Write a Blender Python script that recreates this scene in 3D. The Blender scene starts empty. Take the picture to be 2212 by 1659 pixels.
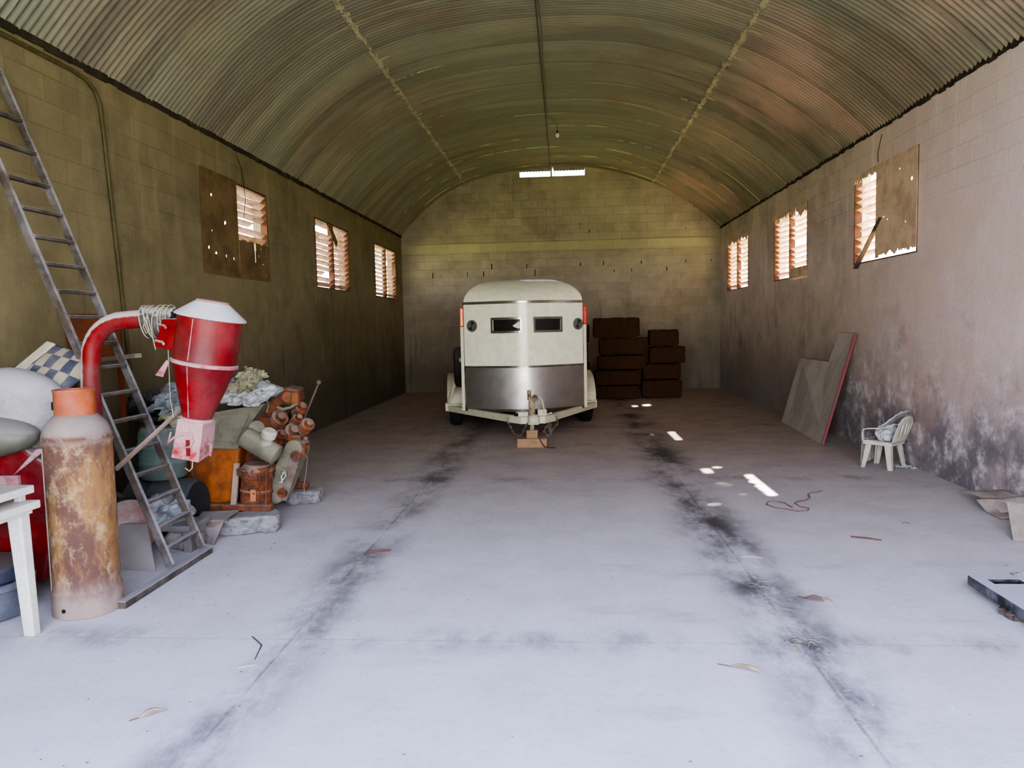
import bpy, bmesh, math, random
from mathutils import Vector, Matrix, noise
PI = math.pi
rnd = random.Random(7)
col = bpy.context.scene.collection
sc = bpy.context.scene

# ------------------------------------------------------------------ camera
F = 1603.35
RT = Vector((0.99727901, 0.07068471, -0.02093428))
UP = Vector((0.01529372, 0.07941745, 0.99672412))
FW = Vector((-0.0721157, 0.99433221, -0.07812032))
CAM = Vector((0, 0, 1.6))
cd = bpy.data.cameras.new('camera')
cam = bpy.data.objects.new('camera', cd)
col.objects.link(cam)
m = Matrix((RT, UP, -FW)).transposed().to_4x4()
m.translation = CAM
cam.matrix_world = m
cd.sensor_width = 36
cd.lens = F / 2212 * 36
cd.clip_start = .05
cd.clip_end = 300
sc.camera = cam

def ray(px, py):
    return FW + RT * ((px - 1106) / F) - UP * ((py - 829.5) / F)
def onY(px, py, Y):
    d = ray(px, py); return CAM + d * (Y / d.y)
def onX(px, py, X):
    d = ray(px, py); return CAM + d * (X / d.x)
def onZ(px, py, Z=0.0):
    d = ray(px, py); return CAM + d * ((Z - 1.6) / d.z)

# ------------------------------------------------------------------ materials
def lin(c):
    return tuple((v / 12.92 if v <= .04045 else ((v + .055) / 1.055) ** 2.4) for v in c) + (1,)

class NT:
    def __init__(s, name):
        s.m = bpy.data.materials.new(name); s.m.use_nodes = True
        s.t = s.m.node_tree; s.t.nodes.clear()
        s.out = s.n('ShaderNodeOutputMaterial')
        s.b = s.n('ShaderNodeBsdfPrincipled')
        s.t.links.new(s.b.outputs[0], s.out.inputs[0])
        s.tc = s.n('ShaderNodeTexCoord')
    def n(s, k, **kw):
        x = s.t.nodes.new(k)
        for a, v in kw.items(): setattr(x, a, v)
        return x
    def l(s, a, b):
        s.t.links.new(a, b)
    def val(s, sock, v):
        if hasattr(v, 'is_linked') or hasattr(v, 'links'): s.l(v, sock)
        elif isinstance(v, (tuple, list)) and len(v) == 3 and sock.type == 'RGBA': sock.default_value = tuple(v) + (1,)
        else: sock.default_value = v
    def obj(s, scale=(1, 1, 1), loc=(0, 0, 0)):
        mp = s.n('ShaderNodeMapping'); mp.inputs['Scale'].default_value = scale; mp.inputs['Location'].default_value = loc
        s.l(s.tc.outputs['Object'], mp.inputs[0]); return mp.outputs[0]
    def xyz(s):
        x = s.n('ShaderNodeSeparateXYZ'); s.l(s.tc.outputs['Object'], x.inputs[0]); return x.outputs
    def noise(s, scale, vec=None, detail=5, rough=.6, dist=0):
        x = s.n('ShaderNodeTexNoise'); x.inputs['Scale'].default_value = scale; x.inputs['Detail'].default_value = detail
        x.inputs['Roughness'].default_value = rough; x.inputs['Distortion'].default_value = dist
        s.l(vec if vec is not None else s.tc.outputs['Object'], x.inputs['Vector']); return x.outputs[0]
    def ramp(s, f, a, b, lo=0.0, hi=1.0):
        x = s.n('ShaderNodeMapRange'); x.interpolation_type = 'SMOOTHSTEP'
        s.val(x.inputs[0], f); x.inputs[1].default_value = a; x.inputs[2].default_value = b
        x.inputs[3].default_value = lo; x.inputs[4].default_value = hi; return x.outputs[0]
    def math(s, op, a, b=0.0, c=None):
        x = s.n('ShaderNodeMath'); x.operation = op; s.val(x.inputs[0], a); s.val(x.inputs[1], b)
        if c is not None: s.val(x.inputs[2], c)
        return x.outputs[0]
    def mix(s, f, a, b, mode='MIX'):
        x = s.n('ShaderNodeMix'); x.data_type = 'RGBA'; x.blend_type = mode
        s.val(x.inputs[0], f); s.val(x.inputs[6], a); s.val(x.inputs[7], b); return x.outputs[2]
    def bump(s, h, dist=.01, strength=.5, prev=None):
        x = s.n('ShaderNodeBump'); x.inputs['Distance'].default_value = dist; x.inputs['Strength'].default_value = strength
        s.l(h, x.inputs['Height'])
        if prev is not None: s.l(prev, x.inputs['Normal'])
        return x.outputs[0]
    def up(s, d=None):
        g = s.n('ShaderNodeNewGeometry')
        if d:
            v = s.n('ShaderNodeVectorMath'); v.operation = 'DOT_PRODUCT'; s.l(g.outputs['Normal'], v.inputs[0]); v.inputs[1].default_value = d; return v.outputs['Value']
        x = s.n('ShaderNodeSeparateXYZ'); s.l(g.outputs['Normal'], x.inputs[0]); return x.outputs[2]

MATS = {}
def mat(name, c, rough=.7, metal=0.0, c2=None, vs=6.0, vmix=(.4, .65), dust=0.0, dustc=(.60, .59, .60), bump=.3, bs=30.0, bd=.003, streak=None, spec=.3, dmin=.38, dlo=.15, dhi=.95, dvec=None):
    """surface of colour c, worn patches of colour c2, dust lying on what faces up"""
    if name in MATS: return MATS[name]
    t = NT(name)
    C = lin(c)
    n1 = t.noise(vs, t.obj(streak) if streak else None, 6, .65)
    base = t.mix(t.ramp(n1, vmix[0], vmix[1]), C, lin(c2) if c2 else tuple(v * .72 for v in C[:3]) + (1,))
    fine = t.noise(vs * 9, None, 4, .6)
    base = t.mix(t.ramp(fine, .3, .7, 0, .35), base, tuple(v * .6 for v in C[:3]) + (1,))
    if dust:
        u = t.up(dvec)
        dn = t.noise(5, None, 5, .7)
        f = t.math('ADD', t.ramp(u, -.05, .75, 0, 1), t.math('MULTIPLY', t.math('SUBTRACT', dn, .5), 1.3))
        f = t.math('MULTIPLY', t.ramp(f, dlo, dhi), dust)
        f = t.math('MAXIMUM', f, t.ramp(dn, .35, .8, 0, dust * dmin))
        base = t.mix(f, base, lin(dustc))
        t.l(t.math('MAXIMUM', t.math('MULTIPLY', f, .95), rough), t.b.inputs['Roughness'])
        if metal: t.l(t.math('MULTIPLY', t.math('SUBTRACT', 1.0, f), metal), t.b.inputs['Metallic'])
    else:
        t.b.inputs['Roughness'].default_value = rough
        t.b.inputs['Metallic'].default_value = metal
    t.l(base, t.b.inputs['Base Color'])
    t.b.inputs['Specular IOR Level'].default_value = spec
    if bump: t.l(t.bump(t.noise(bs, None, 6, .7), bd, bump), t.b.inputs['Normal'])
    MATS[name] = t.m
    return t.m

def wall_mat(name, axis, base, low, side):
    t = NT(name)
    X = t.xyz(); u = X[axis]; z = X[2]
    cb = t.n('ShaderNodeCombineXYZ'); t.l(u, cb.inputs[0]); t.l(z, cb.inputs[1])
    br = t.n('ShaderNodeTexBrick'); t.l(cb.outputs[0], br.inputs['Vector'])
    br.inputs['Scale'].default_value = 1; br.inputs['Brick Width'].default_value = .4; br.inputs['Row Height'].default_value = .2
    br.inputs['Mortar Size'].default_value = .006; br.inputs['Mortar Smooth'].default_value = .4; br.offset = .5
    br.inputs['Color1'].default_value = (1, 1, 1, 1); br.inputs['Color2'].default_value = (.68, .66, .62, 1)
    br.inputs['Mortar'].default_value = (.72, .70, .62, 1); br.inputs['Bias'].default_value = -.25
    big = t.noise(.8, None, 6, .62); med = t.noise(3.5, None, 7, .7); fine = t.noise(40, None, 5, .7)
    st = t.noise(1.0, t.obj((5, 5, .45)), 7, .66)
    c = t.mix(t.ramp(big, .35, .68), lin(base), lin(tuple(v * .84 for v in base)))
    c = t.mix(t.ramp(med, .35, .75, 0, .5), c, lin(tuple(min(1, v * 1.12) for v in base)))
    bf = {'back': t.math('MULTIPLY', t.ramp(z, .9, 2.2), .6), 'left': t.math('MULTIPLY', t.ramp(z, 1.9, 3.1), .5), 'right': t.math('MULTIPLY', t.ramp(z, 2.4, 3.1), .4)}[side]
    bf = t.math('MULTIPLY', bf, t.ramp(t.noise(.9, t.obj((1, 1, 1), (7, 3, 1)), 3), .3, .55, .35, 1))
    c = t.mix(bf, c, br.outputs['Color'], 'MULTIPLY')
    # damp and mould low on the wall, streaks running down
    zz = t.math('ADD', z, t.math('MULTIPLY', t.math('SUBTRACT', big, .5), 3.2))
    zz = t.math('ADD', zz, t.math('MULTIPLY', t.math('SUBTRACT', st, .5), 1.3))
    lowm = t.ramp(zz, 1.9, .2, 0, .8)
    c = t.mix(lowm, c, lin(low))
    c = t.mix(t.math('MULTIPLY', t.ramp(st, .55, .74), t.ramp(z, 2.7, 1.2, .18, .65)), c, lin(tuple(v * .6 for v in low)))
    c = t.mix(t.math('MULTIPLY', t.ramp(st, .46, .30), t.ramp(z, 3.6, 2.0, .06 if side == 'back' else .25, .08)), c, lin(tuple(min(1, v * 1.35) for v in base)))
    if side == 'back':
        band = t.math('MULTIPLY', t.ramp(z, 3.34, 3.42), t.ramp(z, 3.70, 3.60))
        c = t.mix(t.math('MULTIPLY', band, .4), c, lin((.70, .66, .50)))
    if side == 'right':
        # lime-white scraped patches and pink plaster towards the doorway
        near = t.ramp(u, 11.0, 6.0)
        w = t.noise(3.4, t.obj((1, 1, 1.0), (3, 1, 5)), 8, .78)
        c = t.mix(t.math('MULTIPLY', near, t.ramp(big, .3, .6, .35, .75)), c, lin((.88, .79, .80)))
        dk = t.noise(1.3, t.obj((1, 1, 1), (2, 9, 4)), 7, .74)
        dm = t.math('MULTIPLY', t.ramp(dk, .50, .68), t.ramp(z, 2.1, 1.2))
        c = t.mix(t.math('MULTIPLY', dm, .65), c, lin((.46, .42, .43)))
        gr = t.math('MULTIPLY', t.ramp(t.math('ADD', z, t.math('MULTIPLY', med, .5)), 1.15, .65), t.ramp(u, 10.8, 9.5))
        gr = t.math('MULTIPLY', gr, t.ramp(dk, .35, .55, .3, .85))
        c = t.mix(gr, c, lin((.40, .39, .42)))
        m1 = t.math('MULTIPLY', t.ramp(w, .48, .66), t.ramp(z, 1.9, .6, 0, .8))
        c = t.mix(t.math('MULTIPLY', m1, t.ramp(u, 11, 9.5)), c, lin((.88, .84, .86)))
        pk = t.noise(.9, t.obj((1, 1, 1), (5, 5, 8)), 3)
        c = t.mix(t.math('MULTIPLY', t.ramp(pk, .5, .62, 0, .4), near), c, lin((.82, .68, .62)))
    t.l(c, t.b.inputs['Base Color'])
    t.b.inputs['Roughness'].default_value = .95; t.b.inputs['Specular IOR Level'].default_value = .15
    h = t.math('ADD', t.math('MULTIPLY', med, 1.0), t.math('MULTIPLY', fine, .35))
    b1 = t.bump(h, .02, .55)
    bs = t.math('MULTIPLY', t.math('SUBTRACT', 1.0, br.outputs['Fac']), bf)
    t.l(t.bump(bs, .008, .8, b1), t.b.inputs['Normal'])
    return t.m

def floor_mat():
    t = NT('dusty_concrete_floor')
    X = t.xyz()
    wob = t.noise(.9, None, 5, .65); med = t.noise(2.2, None, 8, .7); fine = t.noise(22, None, 6, .7); big = t.noise(.35, None, 4, .6)
    c = t.mix(t.ramp(X[1], 3.2, 11.5), lin((.83, .83, .87)), lin((.64, .57, .52)))  # depth grade paints bluish door light and the dimmer, warmer back into the colour
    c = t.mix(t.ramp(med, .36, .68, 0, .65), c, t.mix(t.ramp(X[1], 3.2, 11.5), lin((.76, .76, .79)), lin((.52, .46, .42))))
    c = t.mix(t.ramp(fine, .50, .74, 0, .4), c, lin((.86, .86, .88)))
    c = t.mix(t.ramp(fine, .46, .28, 0, .25), c, lin((.50, .49, .50)))
    fl = t.noise(5, t.obj((.5, 2.0, 1)), 8, .75)
    c = t.mix(t.math('MULTIPLY', t.ramp(fl, .57, .66), t.ramp(X[1], 12, 7, .25, .6)), c, lin((.80, .79, .78)))
    sm = t.noise(.8, t.obj((.5, 1.7, 1), (3, 1, 0)), 6, .65)
    c = t.mix(t.ramp(sm, .56, .72, 0, .38), c, lin((.50, .48, .47)))
    wx = t.math('ADD', X[0], t.math('MULTIPLY', t.math('SUBTRACT', wob, .5), .22))
    jn = t.noise(1.1, t.obj((1.5, .8, 1), (4, 4, 0)), 7, .7)
    for xj, wd, k in ((1.14, .42, .95), (-1.44, .36, .75)):
        d = t.math('ABSOLUTE', t.math('SUBTRACT', wx, xj))
        halo = t.math('MULTIPLY', t.ramp(d, wd, .03), t.ramp(jn, .38, .64, .02, k))
        c = t.mix(halo, c, lin((.235, .215, .215)))
        dl = t.math('ABSOLUTE', t.math('SUBTRACT', t.math('ADD', X[0], t.math('MULTIPLY', t.math('SUBTRACT', med, .5), .03)), xj))
        c = t.mix(t.math('MULTIPLY', t.ramp(dl, .012, .003, 0, .5), t.ramp(med, .4, .6)), c, lin((.30, .27, .25)))
    for yj in (3.65, 7.62, 11.6, 15.5):
        d = t.math('ABSOLUTE', t.math('SUBTRACT', t.math('ADD', X[1], t.math('MULTIPLY', t.math('SUBTRACT', wob, .5), .1)), yj))
        halo = t.math('MULTIPLY', t.ramp(d, .22, .02), t.ramp(jn, .46, .66, .0, .55))
        c = t.mix(halo, c, lin((.33, .32, .33)))
        dl = t.math('ABSOLUTE', t.math('SUBTRACT', t.math('ADD', X[1], t.math('MULTIPLY', t.math('SUBTRACT', med, .5), .03)), yj))
        c = t.mix(t.ramp(dl, .009, .002, 0, .25), c, lin((.42, .40, .39)))
    sp = t.noise(60, None, 2, .5)
    c = t.mix(t.ramp(sp, .72, .76, 0, .5), c, lin((.3, .29, .28)))
    t.l(c, t.b.inputs['Base Color'])
    t.l(t.ramp(sm, .4, .7, .92, .75), t.b.inputs['Roughness']); t.b.inputs['Specular IOR Level'].default_value = .25
    t.l(t.bump(t.math('ADD', fine, t.math('MULTIPLY', med, 2)), .006, .35), t.b.inputs['Normal'])
    return t.m

def roof_mat():
    t = NT('galvanised_corrugated_sheet')
    X = t.xyz()
    st = t.noise(1.0, t.obj((.30, 2.6, .3)), 6, .65, .2)
    big = t.noise(.28, None, 4, .6); fine = t.noise(30, t.obj((.2, 1, .2)), 4, .7)
    c = t.mix(t.ramp(st, .35, .65), lin((.54, .50, .41)), lin((.39, .36, .29)))
    c = t.mix(t.ramp(big, .4, .62, 0, .6), c, lin((.455, .475, .395)))
    rg = t.noise(.42, t.obj((1, .8, 1), (6.5, 2.2, 0)), 5, .65)
    c = t.mix(t.ramp(rg, .52, .66, 0, .75), c, lin((.45, .39, .31)))
    rp = t.math('MULTIPLY', t.ramp(X[0], 1.9, 2.9), t.ramp(t.noise(.5, t.obj((1, 1, 1), (1, 5, 2)), 4, .6), .45, .62, 0, .7))
    c = t.mix(rp, c, lin((.66, .54, .47)))
    c = t.mix(t.ramp(fine, .6, .8, 0, .3), c, lin((.64, .62, .5)))
    # pale rub lines where the sheets lap, darker just before each lap
    lap = t.math('FRACT', t.math('DIVIDE', t.math('ADD', X[1], 20.0), .84))
    ln = t.math('MULTIPLY', t.ramp(lap, .04, .015), t.ramp(t.noise(.9, t.obj((1, 3, 1)), 5, .7), .50, .60))
    c = t.mix(t.math('MULTIPLY', ln, .85), c, lin((.80, .76, .56)))
    dk = t.ramp(lap, .86, .99, 0, .35)
    c = t.mix(dk, c, lin((.28, .26, .2)))
    t.l(c, t.b.inputs['Base Color'])
    t.b.inputs['Metallic'].default_value = .0; t.b.inputs['Roughness'].default_value = .5
    t.l(t.bump(fine, .002, .3), t.b.inputs['Normal'])
    return t.m

# ------------------------------------------------------------------ mesh builder
class B:
    def __init__(s): s.bm = bmesh.new(); s.mi = 0
    def _f(s, vs):
        try:
            f = s.bm.faces.new(vs); f.material_index = s.mi; return f
        except ValueError: return None
    def hexa(s, p):
        v = [s.bm.verts.new(q) for q in p]
        for a in ((3, 2, 1, 0), (4, 5, 6, 7), (0, 1, 5, 4), (1, 2, 6, 5), (2, 3, 7, 6), (3, 0, 4, 7)): s._f([v[i] for i in a])
        return s
    def box(s, c, d, M=None):
        c = Vector(c); x, y, z = d[0] / 2, d[1] / 2, d[2] / 2
        P = [Vector(q) for q in ((-x, -y, -z), (x, -y, -z), (x, y, -z), (-x, y, -z), (-x, -y, z), (x, -y, z), (x, y, z), (-x, y, z))]
        return s.hexa([(M @ q if M else q) + c for q in P])
    def span(s, a, b):
        a, b = Vector(a), Vector(b)
        return s.box((a + b) / 2, (abs(b.x - a.x), abs(b.y - a.y), abs(b.z - a.z)))
    def beam(s, a, b, w, h, upv=(0, 0, 1)):
        a, b = Vector(a), Vector(b); d = b - a; L = d.length; d.normalize()
        sx = d.cross(Vector(upv)); sx = sx.normalized() if sx.length > 1e-4 else Vector((1, 0, 0)); u = sx.cross(d)
        M = Matrix((sx, d, u)).transposed()
        return s.box((a + b) / 2, (w, L, h), M)
    def rings(s, rings, closed=True, cap0=True, cap1=True):
        R = [[s.bm.verts.new(q) for q in r] for r in rings]
        n = len(R[0])
        for i in range(len(R) - 1):
            for j in range(n if closed else n - 1):
                k = (j + 1) % n
                s._f([R[i][j], R[i][k], R[i + 1][k], R[i + 1][j]])
        if cap0: s._f(R[0][::-1])
        if cap1: s._f(R[-1])
        return s
    def frame(s, d, ref=None):
        d = Vector(d).normalized()
        a = Vector(ref) if ref is not None else (Vector((0, 0, 1)) if abs(d.z) < .9 else Vector((1, 0, 0)))
        x = a.cross(d)
        if x.length < 1e-5: x = Vector((0, 1, 0)).cross(d)
        x.normalize(); return x, d.cross(x)
    def lathe(s, base, axis, prof, seg=32, ang=(0, 2 * PI), cap=True, squash=1.0, wob=0):
        base = Vector(base); axis = Vector(axis).normalized(); x, y = s.frame(axis)
        full = abs(ang[1] - ang[0] - 2 * PI) < 1e-5
        N = seg if full else seg + 1
        rs = []
        for r, h in prof:
            rs.append([base + axis * h + (x * math.cos(ang[0] + (ang[1] - ang[0]) * j / seg) + y * squash * math.sin(ang[0] + (ang[1] - ang[0]) * j / seg)) * r for j in range(N)])
        if wob:
            for q in rs:
                for k, p in enumerate(q):
                    d = (p - base); d -= axis * d.dot(axis)
                    if d.length > .01: q[k] = p + d.normalized() * wob * noise.noise(p * 7)
        return s.rings(rs, full, cap, cap)
    def cyl(s, a, b, r, r2=None, seg=20):
        a, b = Vector(a), Vector(b)
        return s.lathe(a, b - a, [(r, 0), (r if r2 is None else r2, (b - a).length)], seg)
    def tube(s, pts, r, seg=10, cap=True):
        pts = [Vector(p) for p in pts]; rs = []; ref = None
        for i, p in enumerate(pts):
            d = (pts[min(i + 1, len(pts) - 1)] - pts[max(i - 1, 0)])
            if d.length < 1e-6: d = Vector((0, 0, 1))
            d.normalize()
            if ref is None: x, y = s.frame(d)
            else:
                x = ref - d * ref.dot(d)
                x = x.normalized() if x.length > 1e-4 else s.frame(d)[0]
                y = d.cross(x)
            ref = x
            rr = r[i] if isinstance(r, (list, tuple)) else r
            rs.append([p + (x * math.cos(2 * PI * j / seg) + y * math.sin(2 * PI * j / seg)) * rr for j in range(seg)])
        return s.rings(rs, True, cap, cap)
    def prism(s, pts, ext):
        pts = [Vector(p) for p in pts]; ext = Vector(ext)
        return s.rings([pts, [p + ext for p in pts]], True, True, True)
    def sphere(s, c, r, sub=2, sc_=(1, 1, 1), crump=0, fr=6, M=None, seed=0):
        g = bmesh.ops.create_icosphere(s.bm, subdivisions=sub, radius=1)
        off = Vector((seed * 3.1, seed * 1.7, seed * .9))
        for v in g['verts']:
            p = v.co.copy()
            q = Vector((p.x * sc_[0], p.y * sc_[1], p.z * sc_[2])) * r
            if crump:
                n = q * fr + off
                k = 1 - abs(noise.noise(n)) * 2.4 + .5 * (1 - abs(noise.noise(n * 2.3)) * 2)
                q += p * crump * (k - .6)
            v.co = (M @ q if M else q) + Vector(c)
        for v in g['verts']:
            for f in v.link_faces: f.material_index = s.mi
        return s
    def sheet(s, P, nu, nv, thick=.004):
        """grid surface P(u,v) with a little thickness"""
        G = [[Vector(P(i / nu, j / nv)) for j in range(nv + 1)] for i in range(nu + 1)]
        V = [[s.bm.verts.new(q) for q in r] for r in G]
        for i in range(nu):
            for j in range(nv): s._f([V[i][j], V[i + 1][j], V[i + 1][j + 1], V[i][j + 1]])
        s.thick = thick
        return s

WORLD = {}
def clean(o): return o
def bare(name, loc=(0, 0, 0), M=None, parent=None):
    o = bpy.data.objects.new(name, None); col.objects.link(o)
    Mx = M.copy() if M else Matrix.Translation(loc)
    o.empty_display_size = .1
    if parent is not None:
        o.parent = parent; o.matrix_local = WORLD[parent.name].inverted() @ Mx
    else: o.matrix_world = Mx
    WORLD[o.name] = Mx
    return o
def tag(o, label=None, cat=None, group=None, kind=None):
    if label: o['label'] = label
    if cat: o['category'] = cat
    if group: o['group'] = group
    if kind: o['kind'] = kind
    return o
def thing(name, label, cat, loc=(0, 0, 0), group=None, M=None):
    return tag(bare(name, loc, M), label, cat, group)
def mk(name, b, mats, parent=None, smooth=None, bevel=0, solid=0, local=False, origin=None, label=None, subd=0):
    """link the builder's mesh as ONE object. Points are in world space unless local=True (then in the parent's space)"""
    bm = b.bm
    Mw = WORLD[parent.name] if parent is not None else (Matrix.Translation(origin) if origin is not None else Matrix.Identity(4))
    if not local: bm.transform(Mw.inverted())
    bmesh.ops.recalc_face_normals(bm, faces=bm.faces[:])
    me = bpy.data.meshes.new(name)
    ang = math.radians(smooth if smooth else 0)
    if smooth:
        for f in bm.faces: f.smooth = True
        for e in bm.edges:
            if len(e.link_faces) == 2 and e.calc_face_angle(0) > ang: e.smooth = False
    bm.to_mesh(me); bm.free()
    for m_ in (mats if isinstance(mats, (list, tuple)) else [mats]): me.materials.append(m_)
    o = bpy.data.objects.new(name, me); col.objects.link(o)
    if parent is not None: o.parent = parent
    elif origin is not None: o.matrix_world = Mw
    WORLD[o.name] = Mw
    if solid:
        md = o.modifiers.new('solid', 'SOLIDIFY'); md.thickness = solid; md.offset = 0
    if bevel:
        md = o.modifiers.new('bevel', 'BEVEL'); md.width = bevel; md.segments = 2; md.limit_method = 'ANGLE'; md.angle_limit = .6
        md.harden_normals = False
    if subd:
        md = o.modifiers.new('sub', 'SUBSURF'); md.levels = subd; md.render_levels = subd
    if label: o['label'] = label
    return o
def rotz(a, loc=(0, 0, 0)): return Matrix.Translation(loc) @ Matrix.Rotation(a, 4, 'Z')

# ------------------------------------------------------------------ shell
XL, XR, YB, YF, ZW = -3.96, 3.71, 18.13, -.35, 3.80
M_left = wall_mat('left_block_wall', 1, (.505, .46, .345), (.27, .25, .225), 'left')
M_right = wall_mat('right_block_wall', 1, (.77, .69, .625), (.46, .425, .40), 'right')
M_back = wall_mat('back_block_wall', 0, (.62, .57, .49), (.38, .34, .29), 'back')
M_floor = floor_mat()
M_roof = roof_mat()
M_gap = mat('dark_mortar_gap', (.10, .085, .06), .95)
M_rag = mat('ragged_roof_edge', (.17, .14, .10), .95, c2=(.26, .22, .16), bump=.8, bs=40, bd=.01)

AX = [(-4.30, 3.46), (-3.96, 3.84), (-3.6, 4.23), (-3.25, 4.545), (-2.80, 4.85), (-2.32, 5.07), (-1.8, 5.215), (-1.3, 5.30), (-.7, 5.355), (-.1, 5.37), (.5, 5.345), (1.0, 5.275),
      (1.5, 5.145), (2.04, 4.95), (2.4, 4.79), (2.76, 4.585), (3.1, 4.355), (3.36, 4.15), (3.71, 3.82), (4.06, 3.46)]
def arch(x):
    for i in range(len(AX) - 1):
        if AX[i][0] <= x <= AX[i + 1][0]:
            t = (x - AX[i][0]) / (AX[i + 1][0] - AX[i][0])
            p0 = AX[max(i - 1, 0)]; p1, p2 = AX[i], AX[i + 1]; p3 = AX[min(i + 2, len(AX) - 1)]
            m1 = (p2[1] - p0[1]) / (p2[0] - p0[0]); m2 = (p3[1] - p1[1]) / (p3[0] - p1[0]); h = p2[0] - p1[0]
            return (2 * t ** 3 - 3 * t * t + 1) * p1[1] + (t ** 3 - 2 * t * t + t) * h * m1 + (-2 * t ** 3 + 3 * t * t) * p2[1] + (t ** 3 - t * t) * h * m2
    return AX[0][1] if x < AX[0][0] else AX[-1][1]

def struct(name, b, mats, **k):
    o = mk(name, b, mats, **k); o['kind'] = 'structure'; return o

# floor slab
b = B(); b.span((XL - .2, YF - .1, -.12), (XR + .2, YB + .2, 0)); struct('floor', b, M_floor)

# ceiling: one corrugated vault, sheets lapping every 0.84 m
def roof():
    b = B(); bm = b.bm
    xs = []; N = 60
    for i in range(N + 1): xs.append(-4.26 + (4.02 + 4.26) * i / N)
    pitch = .076; n = int((YB + .25 - YF + .3) / pitch * 6)
    prev = None
    nr = []
    for x in xs:
        s = (arch(x + .02) - arch(x - .02)) / .04
        v = Vector((-s, 0, 1)).normalized(); nr.append(v)
    for k in range(n + 1):
        y = YF - .3 + k * pitch / 6
        lap = ((y + 20) / .84) % 1
        h = .0125 * math.cos(2 * PI * y / pitch) + .006 * lap
        row = []
        for x, v in zip(xs, nr):
            z = arch(x); w = .012 * noise.noise(Vector((x * .8, y * .5, 0)))
            row.append(bm.verts.new((x + v.x * h, y, z + v.z * (h + w))))
        if prev:
            for i in range(N): bm.faces.new((prev[i], prev[i + 1], row[i + 1], row[i]))
        prev = row
    return b
struct('ceiling', roof(), M_roof, smooth=60)

# side walls, built of solid blocks of wall round the openings
WZ0, WZ1 = 2.285, 3.40
WL = [(8.0, 9.84), (11.76, 13.60), (15.50, 17.43)]
WR = [(8.18, 9.90), (11.75, 13.54), (15.42, 17.34)]
def side_wall(x0, x1, wins, ztop):
    b = B(); y = YF
    for (a, c) in wins:
        b.span((x0, y, 0), (x1, a, ztop)); b.span((x0, a, 0), (x1, c, WZ0)); b.span((x0, a, WZ1), (x1, c, ztop)); y = c
    b.span((x0, y, 0), (x1, YB + .2, ztop)); return b
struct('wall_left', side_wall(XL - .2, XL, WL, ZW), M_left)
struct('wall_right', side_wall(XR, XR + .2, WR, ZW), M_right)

def gable(y0, y1, door=None, vent=None):
    b = B(); x = XL; st = .12
    cuts = sorted(set([XL, XR] + ([door[0], door[1]] if door else []) + ([vent[0], vent[1], vent[2], vent[3]] if vent else [])))
    xs = []
    for a, c in zip(cuts[:-1], cuts[1:]):
        k = max(1, int((c - a) / st + .5)); xs += [a + (c - a) * i / k for i in range(k)]
    xs.append(XR)
    for a, c in zip(xs[:-1], xs[1:]):
        mid = (a + c) / 2
        z0 = door[2] if door and door[0] < mid < door[1] else 0
        za, zc = arch(a) + .03, arch(c) + .03
        if vent and (vent[0] < mid < vent[1] or vent[2] < mid < vent[3]): za = zc = vent[4]
        b.hexa([(a, y0, z0), (c, y0, z0), (c, y1, z0), (a, y1, z0), (a, y0, za), (c, y0, zc), (c, y1, zc), (a, y1, za)])
    bmesh.ops.remove_doubles(b.bm, verts=b.bm.verts[:], dist=1e-4)
    inner = [f for f in b.bm.faces if abs(f.normal.x) > .9 and False]
    return b
VENT = (-1.03, -.29, -.25, .53, 5.15)
b = gable(YB, YB + .2, vent=VENT)
b.mi = 1
r2 = random.Random(3)
for z, xs in ((3.43, [(-3.45, 1), (-3.1, 1), (-2.8, 0), (-1.9, 1), (-1.55, 0), (-.95, 1), (-.65, 1), (-.4, 1.5), (-.05, 1), (1.0, 1.4), (1.9, .8), (2.6, 1.2), (3.5, .7)]),
              (3.03, [(-1.75, 1.6), (-.9, 1.2), (.4, .9), (.95, 1.3), (1.85, .9), (2.9, .6), (3.5, .5)]),
              (2.86, [(-3.2, 1.6), (-2.35, 1.4), (-1.95, 1.4), (-.7, 1.8), (1.2, .8), (1.62, 1), (2.45, 1.2)]),
              (3.80, [(.62, .8), (2.9, .3)]), (4.0, [(.4, .4)]), (4.3, [(3.1, .3)])):
    for x, h in xs:
        if h:
            hh = .085 * h; w = .016 + r2.random() * .012
            zz = z + r2.random() * .03
            b.hexa([(x - w / 2, YB - .002, zz - hh / 2), (x + w / 2, YB - .002, zz - hh / 2), (x + w / 2, YB + .01, zz - hh / 2), (x - w / 2, YB + .01, zz - hh / 2),
                    (x - w / 3, YB - .002, zz + hh / 2), (x + w / 2, YB - .002, zz + hh / 2), (x + w / 2, YB + .01, zz + hh / 2), (x - w / 3, YB + .01, zz + hh / 2)])
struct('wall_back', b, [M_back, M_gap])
struct('wall_front', gable(YF - .2, YF, door=(-2.9, 3.1, 4.05)), M_back)
# scalloped closure strip hanging from the corrugation into the bright slot
b = B()
x = VENT[0]
while x < VENT[3] - .02:
    x2 = min(x + .074, VENT[3])
    if not (x < VENT[1] < x2):
        p = [(x, YB + .02, arch(x) + .02)] + [(x + (x2 - x) * k / 6, YB + .02, 5.268 + .016 * (1 - math.sin(PI * k / 6))) for k in range(7)] + [(x2, YB + .02, arch(x2) + .02)]
        b.prism(p, (0, .02, 0))
    x = x2
struct('trim_1', b, mat('closure_strip', (.55, .53, .45), .8))

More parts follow.
